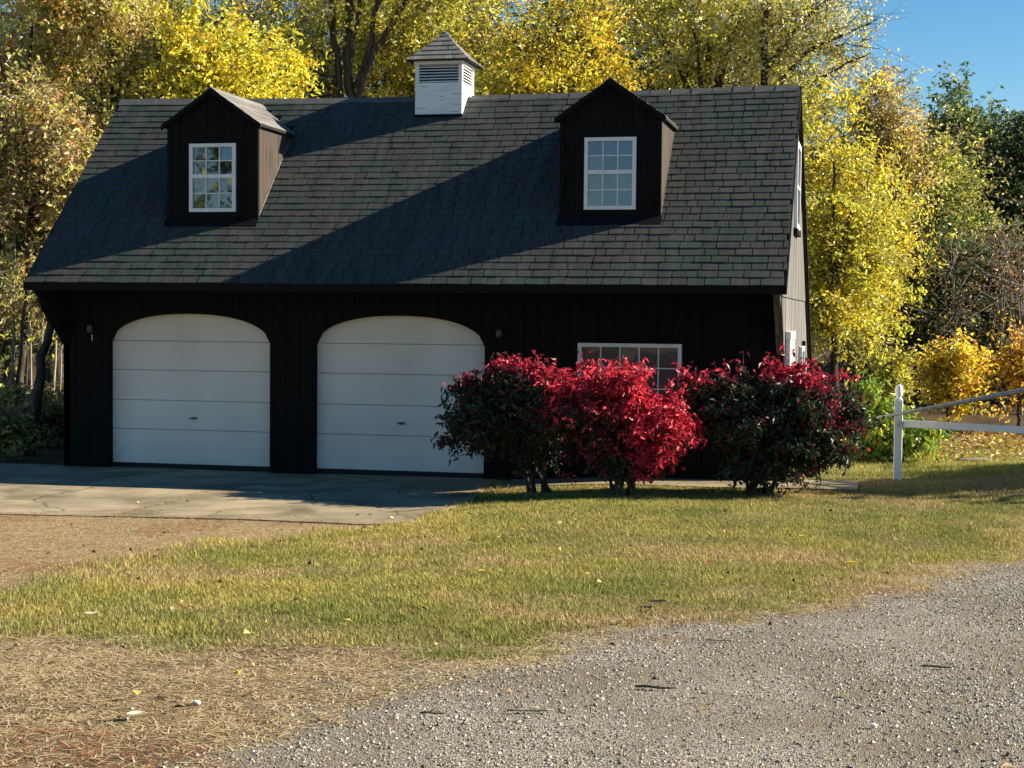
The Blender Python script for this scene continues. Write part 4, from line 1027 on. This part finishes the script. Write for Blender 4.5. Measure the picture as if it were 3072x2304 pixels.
# --- the three burning bushes
def bush(name, label, base, blobs, n_leaf, seed, pal, col_fn, leaf=0.078, stems_n=9, spread=0.35, clusters=120, sig=0.13, mat='bush_leaf', bark='bark', cat='shrub', group=None, down=0.7, twigs=5, upright=None, ratio=0.42, foot_r=0.14):
    rs = np.random.RandomState(seed); b = np.array(base, float)
    stems = []
    B = np.array(blobs)
    if mat == 'bush_leaf' and down < 0.9:
        tops = [q for q in blobs if q[2] + q[5] > max(k[2] + k[5] for k in blobs) - 0.25]
        for _ in range(14):
            q = tops[rs.randint(len(tops))]; a_ = rs.uniform(-0.85, 0.85)
            blobs = list(blobs) + [(q[0] + a_ * q[3], q[1] + rs.uniform(-0.5, 0.5) * q[4], q[2] + q[5] * math.sqrt(1 - a_ * a_) + rs.uniform(-0.10, 0.0), 0.02, 0.02, 0.04)]
    for k in range(stems_n):
        a = k * 6.283 / stems_n + rs.rand() * 0.5
        t = B[rs.randint(len(B))]
        f = b + np.array([math.cos(a) * foot_r, math.sin(a) * foot_r * 0.7, 0])
        e = t[:3] + np.array([math.cos(a) * t[3], math.sin(a) * t[4], 0.2 * t[5]]) * 0.5
        m = f + (e - f) * 0.45 + np.array([-(e - f)[0] * 0.18, -(e - f)[1] * 0.18, 0.05])
        stems.append(([f, m, e], 0.03 - 0.0012 * k, 0.010))
    return tree(name, label, b, stems, blobs, pal, leaf, n_leaf, seed, cat=cat, bark=bark, clusters=clusters, sig=sig, mat=mat, ratio=ratio, down=down, crown_name='foliage', trunk_name='stems', twigs=twigs, col_fn=col_fn, shell=0.42, kstem=6, twig_r=0.0035, cl_mix=0.5)
RED = np.array([0.72, 0.045, 0.075]); CRIM = np.array([0.46, 0.028, 0.06]); WINE = np.array([0.16, 0.018, 0.03]); DG = np.array([0.025, 0.05, 0.022]); MG = np.array([0.05, 0.075, 0.03])
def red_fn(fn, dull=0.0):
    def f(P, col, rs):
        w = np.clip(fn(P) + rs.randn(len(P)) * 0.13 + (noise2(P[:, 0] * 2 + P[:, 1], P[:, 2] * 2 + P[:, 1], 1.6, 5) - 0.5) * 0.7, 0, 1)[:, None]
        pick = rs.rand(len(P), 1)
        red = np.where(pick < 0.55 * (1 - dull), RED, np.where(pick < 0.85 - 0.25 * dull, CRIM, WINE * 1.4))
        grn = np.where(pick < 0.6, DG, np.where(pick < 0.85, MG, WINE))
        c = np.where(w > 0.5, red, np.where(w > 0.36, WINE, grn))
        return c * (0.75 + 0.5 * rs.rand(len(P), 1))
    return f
def bl(u, v, Y, rx, ry, rz): return (*atv(u, v, Y), rx, ry, rz)
PALB = [((0.1, 0.1, 0.1), 1)]
yb = -1.85
k1 = at(1620, 1478, yb); k1[2] = gz(k1[0], yb)
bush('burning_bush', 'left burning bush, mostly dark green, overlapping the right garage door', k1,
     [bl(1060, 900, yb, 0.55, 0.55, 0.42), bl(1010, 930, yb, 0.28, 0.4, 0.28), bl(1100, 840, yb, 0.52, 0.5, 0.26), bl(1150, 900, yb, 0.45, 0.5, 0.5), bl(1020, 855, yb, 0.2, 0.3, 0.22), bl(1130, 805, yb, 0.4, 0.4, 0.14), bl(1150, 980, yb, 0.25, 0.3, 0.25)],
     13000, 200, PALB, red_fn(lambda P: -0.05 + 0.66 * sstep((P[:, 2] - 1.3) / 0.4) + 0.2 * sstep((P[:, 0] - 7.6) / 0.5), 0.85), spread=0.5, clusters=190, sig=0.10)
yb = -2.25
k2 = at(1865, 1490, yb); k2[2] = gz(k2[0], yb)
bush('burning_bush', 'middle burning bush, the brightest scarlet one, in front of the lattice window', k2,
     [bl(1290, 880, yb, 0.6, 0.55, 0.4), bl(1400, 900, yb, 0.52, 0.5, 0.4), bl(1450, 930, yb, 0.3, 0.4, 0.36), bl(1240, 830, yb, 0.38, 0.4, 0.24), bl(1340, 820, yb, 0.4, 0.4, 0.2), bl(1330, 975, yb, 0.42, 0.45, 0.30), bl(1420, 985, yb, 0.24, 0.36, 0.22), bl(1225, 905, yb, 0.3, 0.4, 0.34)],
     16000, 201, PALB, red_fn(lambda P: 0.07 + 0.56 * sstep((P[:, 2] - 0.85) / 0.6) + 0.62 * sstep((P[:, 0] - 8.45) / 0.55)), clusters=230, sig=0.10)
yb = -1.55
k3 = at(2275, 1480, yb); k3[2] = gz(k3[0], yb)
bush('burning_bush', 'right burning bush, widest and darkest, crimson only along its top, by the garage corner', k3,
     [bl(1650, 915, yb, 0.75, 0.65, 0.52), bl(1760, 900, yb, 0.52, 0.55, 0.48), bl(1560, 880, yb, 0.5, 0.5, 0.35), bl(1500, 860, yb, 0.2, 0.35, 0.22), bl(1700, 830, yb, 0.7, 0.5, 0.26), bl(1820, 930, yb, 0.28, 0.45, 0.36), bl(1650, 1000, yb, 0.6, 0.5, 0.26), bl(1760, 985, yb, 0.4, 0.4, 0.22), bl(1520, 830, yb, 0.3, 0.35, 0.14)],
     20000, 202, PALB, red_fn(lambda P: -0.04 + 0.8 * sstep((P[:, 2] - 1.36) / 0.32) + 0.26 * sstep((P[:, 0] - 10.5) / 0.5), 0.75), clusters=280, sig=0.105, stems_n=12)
# bright green leafy shrub behind the post
yb = 3.4
k4 = atv(1925, 995, yb); k4[2] = gz(k4[0], yb)
bush('leafy_shrub', 'bright green leafy shrub behind the white fence post', k4,
     [bl(1910, 915, yb, 0.45, 0.4, 0.38), bl(1965, 945, yb, 0.40, 0.4, 0.27), bl(1885, 865, yb, 0.24, 0.3, 0.30), bl(1880, 960, yb, 0.3, 0.35, 0.22)], 3000, 203,
     [((0.16, 0.30, 0.04), 4), ((0.32, 0.44, 0.06), 4), ((0.55, 0.52, 0.07), 3)], None, leaf=0.14, clusters=80, sig=0.12, down=1.0, ratio=0.4, stems_n=7, foot_r=0.2)

# ------------------------------------------------------------------ fence and pole
py = 0.84; px = at(2692, 1437, py)[0]; pz = gz(px, py)
fence = thing('fence', (px, py, pz), 'white fence post with a turned top and one rail running right', 'fence')
H = 1.29
pm = MB().box(px - 0.055, px + 0.055, py - 0.055, py + 0.055, pz - 0.3, pz + H - 0.20)
post = pm.build('post', M['white'], fence, bevel=0.006)
MB().lathe([(0.050, 0), (0.046, 0.018), (0.032, 0.03), (0.032, 0.042), (0.047, 0.06), (0.052, 0.10), (0.050, 0.145), (0.044, 0.165), (0.046, 0.185), (0.022, 0.203)], (px, py, pz + H - 0.20), 16).build('post_finial', M['white'], post, smooth=True)
MB().tube([(px - 0.0, py - 0.058, pz + 0.80), (px + 0.02, py - 0.075, pz + 0.76), (px - 0.0, py - 0.075, pz + 0.72), (px - 0.015, py - 0.06, pz + 0.76)], [0.006]*4, 6).build('hook', M['metal'], post)
r0 = np.array([px + 0.05, py - 0.02, pz + 0.77])
d = view_ray(3072, 1290); tq = (r0[2] - CAM[2]) / d[2]; r1 = CAM + d * tq
dirv = (r1 - r0); r2 = r0 + dirv * 2.2
sd_ = np.array([dirv[1], -dirv[0], 0]); sd_ /= np.linalg.norm(sd_)
MB().prism([r0 + sd_*0.018 + (0, 0, -0.047), r0 - sd_*0.018 + (0, 0, -0.047), r0 - sd_*0.018 + (0, 0, 0.047), r0 + sd_*0.018 + (0, 0, 0.047)], r2 - r0).build('rail', M['white'], fence, bevel=0.004)
p2 = r2
MB().box(p2[0] - 0.055, p2[0] + 0.055, p2[1] - 0.055, p2[1] + 0.055, gz(p2[0], p2[1]) - 0.3, gz(p2[0], p2[1]) + 1.09).build('post', M['white'], fence, bevel=0.006)
qa = at(2630, 1253, py - 0.085); qb = at(3072, 1170, py - 0.75); qc = qa + (qb - qa) * 2.0
pole = tag(MB().tube([qa, qa + (qb-qa)*0.35 + np.array([0, 0, -0.006]), qa + (qb-qa)*0.7 + np.array([0, 0, -0.006]), qb, qc], [0.019, 0.026, 0.029, 0.031, 0.034], 10).build('pole', M['wood_grey'], None, smooth=True),
           'grey weathered pole slanting up to the right across the white post', 'pole')
# the far end of the pole rests on a stake out of the picture
stz = gz(qc[0], qc[1])
tag(MB().tube([(qc[0], qc[1] + 0.0, stz - 0.3), (qc[0], qc[1], qc[2] - 0.034)], [0.05, 0.04], 10).build('stake', M['wood_grey']), 'grey stake under the raised end of the slanting pole', 'stake')

# ------------------------------------------------------------------ grass, straw, gravel
def in_view(x, y, margin=1.2):
    c, s = math.cos(YAW), math.sin(YAW)
    dx, dy = x - CAM[0], y - CAM[1]
    lx = dx * c + dy * s; dep = -dx * s + dy * c
    return (np.abs(lx) < dep * (1536 / FPX) + margin) & (dep > 5.0), dep
def scatter(n, x0, x1, y0, y1, seed):
    rs = np.random.RandomState(seed)
    return rs.rand(n) * (x1 - x0) + x0, rs.rand(n) * (y1 - y0) + y0, rs
def blades(x, y, h, w, col, rs, lean=0.6, z0=0.0, least=0.0):
    n = len(x); a = rs.rand(n) * 6.283; b = a + rs.uniform(0.9, 2.2, n)
    base = np.stack([x, y, terr(x, y) + z0 - 0.004], 1)
    side = np.stack([np.cos(a), np.sin(a), np.zeros(n)], 1) * (w / 2)[:, None]
    ln = (lean * (least + (1 - least) * rs.rand(n)))[:, None] * np.stack([np.cos(b), np.sin(b), np.zeros(n)], 1)
    up = np.stack([np.zeros(n), np.zeros(n), np.ones(n)], 1)
    tip = base + up * (h * np.clip(1 - 0.3 * np.linalg.norm(ln, axis=1), 0.12, 1))[:, None] + ln * h[:, None]
    V = np.stack([base - side, base + side, tip], 1).reshape(-1, 3)
    i = np.arange(n) * 3
    return V, np.stack([i, i+1, i+2], 1), np.repeat(col, 3, axis=0)
def lawn_color(x, y, rs):
    n = len(x)
    p1 = noise2(x, y, 0.55, 21); p2 = noise2(x, y, 1.9, 22); p3 = noise2(x, y, 0.9, 23)
    g = np.clip(0.36 + (p1 - 0.5) * 0.9 + (p2 - 0.5) * 0.9 + 0.05 * np.clip(-y - 8, 0, 6) + 0.3 * np.exp(-((y + 2.2) / 1.2) ** 2) + rs.randn(n) * 0.3, 0, 1)[:, None]
    t = np.clip((p3 - 0.42) * 2.6 + (noise2(x, y, 3.5, 28) - 0.5) * 1.5 + rs.randn(n) * 0.3, 0, 1)[:, None]
    c = np.array([0.50, 0.41, 0.11]) * (1 - g) + np.array([0.19, 0.235, 0.05]) * g
    c = c * (1 - 0.8 * t) + np.array([0.52, 0.375, 0.18]) * 0.8 * t
    return c * (0.48 + 0.75 * rs.rand(n, 1))
x, y, rs = scatter(2200000, 4.6, 15.5, -14.2, 1.4, 301)
ok, dep = in_view(x, y, 1.0)
g_, s_, l_ = zones(x, y)
keep = ok & (l_ > rs.rand(len(x)) * 0.9 + 0.05) & ~on_pad(x, y, 0.04) & (rs.rand(len(x)) < 0.12 + 1.2 * noise2(x, y, 2.7, 26) * (0.5 + 0.8 * noise2(x, y, 7.0, 27))) & ~((x > -0.1) & (x < 10.5) & (y > -0.05))
keep &= ~((x > 6.72) & (x < 10.42) & (y > -0.99) & (y < 0)) & ~((x > 10.38) & (x < 11.43) & (y > -0.87) & (y < 0.31))
keep &= rs.rand(len(x)) < np.clip(13.0 / dep, 0.45, 1) * 0.62
x, y = x[keep], y[keep]
hgt = (0.018 + 0.034 * rs.rand(len(x)) ** 1.6) * (0.75 + 0.6 * noise2(x, y, 2.3, 24))
edge = np.abs(ix(LAWN_UP_X, y) - x) < 0.35
hgt *= np.where(edge & (rs.rand(len(x)) < 0.25), 1.9, 1.0)
V, F, cc = blades(x, y, hgt, 0.005 + 0.0055 * rs.rand(len(x)), lawn_color(x, y, rs), rs, 1.3)
tag(obj('lawn_grass', npmesh('lawn_grass', V, F, cc), M['grass']), 'short yellow-green grass of the lawn in front of the garage', 'grass', kind='stuff')
# lawn behind the fence
x, y, rs = scatter(150000, 10.4, 16.5, 1.2, 9.0, 302)
ok, dep = in_view(x, y, 1.0); keep = ok & (rs.rand(len(x)) < 0.75)
x, y = x[keep], y[keep]
V, F, cc = blades(x, y, 0.04 + 0.05 * rs.rand(len(x)), 0.009 + 0.005 * rs.rand(len(x)), lawn_color(x, y, rs) * np.array([0.95, 1.05, 1]), rs, 0.9)
tag(obj('back_lawn_grass', npmesh('back_lawn_grass', V, F, cc), M['grass']), 'lawn grass behind the white fence rail', 'grass', kind='stuff')
# dry straw, lying flatter
x, y, rs = scatter(1100000, 1.0, 14.5, -17.0, -4.0, 303)
ok, dep = in_view(x, y, 1.0); g_, s_, l_ = zones(x, y)
keep = ok & (s_ > rs.rand(len(x)) * 0.9) & ~on_pad(x, y, -0.06)
keep &= rs.rand(len(x)) < (0.16 + 1.1 * noise2(x, y, 1.4, 31) * noise2(x, y, 4.5, 33)) * np.clip(12.0 / dep, 0.5, 1)
x, y = x[keep], y[keep]
jn = 900; jy = rs.uniform(-5.2, -2.0, jn); jx = 3.36 + rs.randn(jn) * 0.022 + 0.02 * np.sin(jy * 3)
en = 2600; ex = rs.uniform(-1, 6.6, en); ey = poly_y(PAD_FRONT, ex) + np.abs(rs.randn(en)) * 0.10 * (0.3 + 1.6 * noise2(ex, ex * 0, 2.0, 35))
x = np.concatenate([x, jx, ex]); y = np.concatenate([y, jy, ey]); n = len(x)
t = rs.rand(n, 1); rust = (noise2(x, y, 0.8, 32) > 0.66)[:, None] & (rs.rand(n, 1) < 0.35)
col = np.where(t < 0.55, np.array([0.62, 0.49, 0.29]), np.where(t < 0.85, np.array([0.44, 0.32, 0.165]), np.array([0.17, 0.11, 0.055])))
col = np.where(rust, np.array([0.36, 0.15, 0.075]), col) * (0.65 + 0.6 * rs.rand(n, 1))
V, F, cc = blades(x, y, 0.013 + 0.014 * rs.rand(n), 0.005 + 0.006 * rs.rand(n), col, rs, 5.0, np.where(np.arange(n) > n - 3501, 0.022, 0.006), 0.45)
tag(obj('dry_straw', npmesh('dry_straw', V, F, cc), M['grass']), 'dry tan straw between concrete, lawn and gravel', 'straw', kind='stuff')
# gravel
x, y, rs = scatter(330000, 8.0, 14.2, -17.0, -5.5, 304)
ok, dep = in_view(x, y, 0.8); g_, s_, l_ = zones(x, y)
wheel = noise2(x * 0.8 + y * 0.35, y * 0.5 - x * 0.2, 0.7, 41)
keep = ok & (g_ + 0.06 * (s_ > 0.5) * (y < -12.5) > rs.rand(len(x)) * 0.95 + 0.03)
keep &= rs.rand(len(x)) < (0.15 + 0.75 * wheel) * np.clip(9.0 / dep, 0.55, 1)
x, y = x[keep], y[keep]; n = len(x)
sz = 0.0032 + 0.0075 * rs.rand(n) ** 3.5
OCT = np.array([(1,0,0), (0,1,0), (-1,0,0), (0,-1,0), (0,0,1), (0,0,-1)], float)
OF = np.array([(0,1,4), (1,2,4), (2,3,4), (3,0,4), (1,0,5), (2,1,5), (3,2,5), (0,3,5)])[:]
jit = 0.65 + 0.7 * rs.rand(n, 6, 1)
a = rs.rand(n) * 6.283; ca, sa = np.cos(a), np.sin(a)
Q = OCT[None] * jit + rs.randn(n, 6, 3) * 0.18
Q = Q * np.stack([np.ones(n) * 1.15, 0.75 + 0.3 * rs.rand(n), 0.55 + 0.35 * rs.rand(n)], 1)[:, None, :] * sz[:, None, None]
Rx = Q[..., 0] * ca[:, None] - Q[..., 1] * sa[:, None]; Ry = Q[..., 0] * sa[:, None] + Q[..., 1] * ca[:, None]
V = np.stack([x[:, None] + Rx, y[:, None] + Ry, (terr(x, y) + sz * 0.25)[:, None] + Q[..., 2]], -1).reshape(-1, 3)
F = (np.arange(n)[:, None, None] * 6 + OF[None]).reshape(-1, 3)
t = rs.rand(n, 1)
col = np.where(t < 0.55, np.array([0.56, 0.51, 0.43]), np.where(t < 0.8, np.array([0.40, 0.37, 0.32]), np.where(t < 0.93, np.array([0.22, 0.20, 0.175]), np.array([0.30, 0.24, 0.18])))) * (0.5 + 0.42 * rs.rand(n, 1))
tag(obj('gravel', npmesh('gravel', V, F, np.repeat(col, 6, axis=0)), M['stone']), 'loose grey and buff gravel of the drive', 'gravel', kind='stuff')
# fallen leaves on the back lawn and by the wood
x, y, rs = scatter(4500, 10.6, 16.5, 2.5, 10.5, 305)
ok, dep = in_view(x, y, 1.0); keep = ok & (rs.rand(len(x)) < sstep((y - 2.5) / 4.0))
x, y = x[keep], y[keep]; n = len(x)
P = np.stack([x, y, terr(x, y) + 0.035 + 0.03 * rs.rand(n)], 1)
D = unit(np.stack([rs.randn(n), rs.randn(n), rs.randn(n) * 0.25], 1)); N = unit(np.stack([rs.randn(n) * 0.4, rs.randn(n) * 0.4, np.ones(n)], 1))
V, F = leaf_geometry(P, D, N, 0.07 + 0.05 * rs.rand(n), 0.05 + 0.03 * rs.rand(n))
pal = np.array([ORG, GOLD, RUST, TAN, BRN]); col = pal[rs.randint(5, size=n)] * (0.7 + 0.6 * rs.rand(n, 1))
tag(obj('leaf_litter', npmesh('leaf_litter', V, F, np.repeat(col, 4, axis=0)), M['litter']), 'orange fallen leaves on the lawn at the edge of the wood', 'leaf litter', kind='stuff')

x, y, rs = scatter(1500, 3.0, 15, -15.5, -0.6, 306)
ok, dep = in_view(x, y, 1.0); keep = ok & (rs.rand(len(x)) < 0.12 + 0.5 * noise2(x, y, 0.8, 51) ** 2) & ~((x > 6.7) & (x < 10.6) & (y > -1))
x, y = x[keep], y[keep]; n = len(x)
lift = np.where(zones(x, y)[2] > 0.5, 0.04, 0.014)
P = np.stack([x, y, terr(x, y) + lift + 0.015 * rs.rand(n)], 1)
D = unit(np.stack([rs.randn(n), rs.randn(n), rs.randn(n) * 0.3], 1)); N = unit(np.stack([rs.randn(n) * 0.5, rs.randn(n) * 0.5, np.ones(n)], 1))
V, F = leaf_geometry(P, D, N, 0.03 + 0.04 * rs.rand(n), 0.02 + 0.025 * rs.rand(n))
pal = np.array([(0.10, 0.06, 0.035), (0.30, 0.17, 0.07), (0.45, 0.33, 0.15), (0.05, 0.035, 0.025), (0.5, 0.4, 0.1)]); col = pal[rs.randint(5, size=n)] * (0.7 + 0.6 * rs.rand(n, 1))
tag(obj('blown_leaves', npmesh('blown_leaves', V, F, np.repeat(col, 4, axis=0)), M['litter']), 'small brown leaves scattered over the front lawn and drive', 'leaf litter', kind='stuff')

# ------------------------------------------------------------------ small things lying about
def ground_hit(u, v):
    d = view_ray(u, v); t = 4.0
    while t < 120:
        p = CAM + d * t
        if p[2] < terr(p[0], p[1]): return p
        t += 0.01
    return CAM + d * t
def one_leaf(name, label, u, v, L, Wd, col, a, lift=0.045):
    p = ground_hit(u, v); n = 9
    V, F = [], []
    for i in range(n):
        t = i / (n - 1); w = Wd * 0.5 * math.sin(math.pi * min(1, t * 0.97 + 0.015)) ** 0.8
        bend = 0.25 * L * (t - 0.5) ** 2
        for s, dz in ((-1, 0.22 * w), (0, 0), (1, 0.22 * w)):
            X, Y = (t - 0.5) * L, s * w
            V.append((p[0] + X*math.cos(a) - Y*math.sin(a), p[1] + X*math.sin(a) + Y*math.cos(a), p[2] + lift + dz + bend))
    for i in range(n - 1):
        for j in range(2): F.append((i*3+j, i*3+j+1, i*3+j+4, i*3+j+3))
    o = obj(name, npmesh(name, np.array(V), np.array(F), np.tile(np.array(col), (len(V), 1)), True), M['litter'])
    return tag(o, label, 'leaf', 'single fallen leaves')
one_leaf('fallen_leaf', 'bright orange-yellow fallen leaf at the right edge of the lawn by the gravel', 2557, 1703, 0.11, 0.06, (0.55, 0.32, 0.02), 0.2)
one_leaf('fallen_leaf', 'small yellow fallen leaf higher up the lawn on the right', 2405, 1622, 0.09, 0.05, (0.55, 0.42, 0.04), 1.1)
one_leaf('fallen_leaf', 'yellow fallen leaf in the middle of the lawn', 1447, 1730, 0.10, 0.05, (0.50, 0.38, 0.05), 2.2)
one_leaf('fallen_leaf', 'dark red fallen leaf on the lawn below the right bush', 2128, 1703, 0.09, 0.06, (0.22, 0.05, 0.03), 0.5)
one_leaf('fallen_leaf', 'pale curled fallen leaf on the lawn at the lower left', 274, 1862, 0.09, 0.06, (0.62, 0.55, 0.42), 0.3)
one_leaf('fallen_leaf', 'pale round fallen leaf on the straw near the lower left corner', 405, 2163, 0.075, 0.06, (0.68, 0.62, 0.50), 0.8, 0.03)
one_leaf('fallen_leaf', 'large dark curled leaf where the lawn meets the gravel', 1973, 1822, 0.13, 0.09, (0.035, 0.02, 0.025), 0.4, 0.035)
def twig(name, label, u, v, L, r, a, col='bark'):
    p = ground_hit(u, v); c, s = math.cos(a), math.sin(a)
    pts = [(p[0] + (t - 0.5) * L * c + 0.008 * math.sin(t * 5) * L * -s, p[1] + (t - 0.5) * L * s + 0.02 * math.sin(t * 4) * L * c, p[2] + r + 0.012 + 0.003 * math.sin(t * 7)) for t in np.linspace(0, 1, 7)]
    m = MB().tube(pts, [r*0.6, r, r, r*0.95, r*0.85, r*0.7, r*0.4], 6)
    q = pts[3]; m.tube([q, (q[0] + 0.18*L*c - 0.14*L*s, q[1] + 0.18*L*s + 0.14*L*c, q[2] + 0.012)], [r*0.6, r*0.3], 5)
    return tag(m.build(name, M[col], None, smooth=True), label, 'twig', 'twigs on the gravel')
twig('twig', 'brown stick lying on the gravel at the bottom centre', 1590, 2143, 0.21, 0.007, 0.35, 'bark_pale')
twig('twig', 'dark stick lying on the gravel right of the centre', 1965, 2073, 0.20, 0.007, 0.1)
twig('twig', 'dark curved stick on the gravel at the right', 2815, 2010, 0.19, 0.006, 0.15)
twig('twig', 'pale stick near the right edge of the gravel', 2160, 1930, 0.16, 0.007, 0.25, 'bark_pale')
twig('twig', 'short dark stick low on the gravel left of the brown one', 1300, 2150, 0.12, 0.005, 0.2)
def pebble(name, label, u, v, r, seed):
    p = ground_hit(u, v); rs = random.Random(seed)
    bm = bmesh.new(); bmesh.ops.create_icosphere(bm, subdivisions=2, radius=r)
    for vv in bm.verts:
        k = 1 + rs.uniform(-0.16, 0.16); vv.co = Vector((vv.co.x * k * 1.25, vv.co.y * k, vv.co.z * k * 0.65))
    me = bpy.data.meshes.new(name); bm.to_mesh(me); bm.free()
    o = obj(name, me, M['white_stone']); o.location = (p[0], p[1], p[2] + r * 0.4 + 0.01)
    return tag(o, label, 'stone')
M['white_stone'] = surf('pale_stone', (0.5, 0.48, 0.43), (0.7, 0.68, 0.62), (40, 40, 40), 0.85, 0.3, 120)
pebble('stone', 'white stone on the gravel at the lower right', 2620, 2187, 0.014, 1)
pebble('stone', 'pale flat stone on the straw at the lower left edge', 590, 2118, 0.016, 2)
pst = ground_hit(2925, 1386)
st = MB().prism([(pst[0] - 0.24, pst[1] - 0.2, pst[2] - 0.02), (pst[0] + 0.22, pst[1] - 0.24, pst[2] - 0.02), (pst[0] + 0.27, pst[1] + 0.2, pst[2] - 0.02), (pst[0] - 0.05, pst[1] + 0.28, pst[2] - 0.02), (pst[0] - 0.27, pst[1] + 0.1, pst[2] - 0.02)], (0, 0, 0.075))
tag(st.build('stepping_stone', M['concrete'], None, bevel=0.01), 'flat pale stone set in the lawn behind the fence', 'stone')
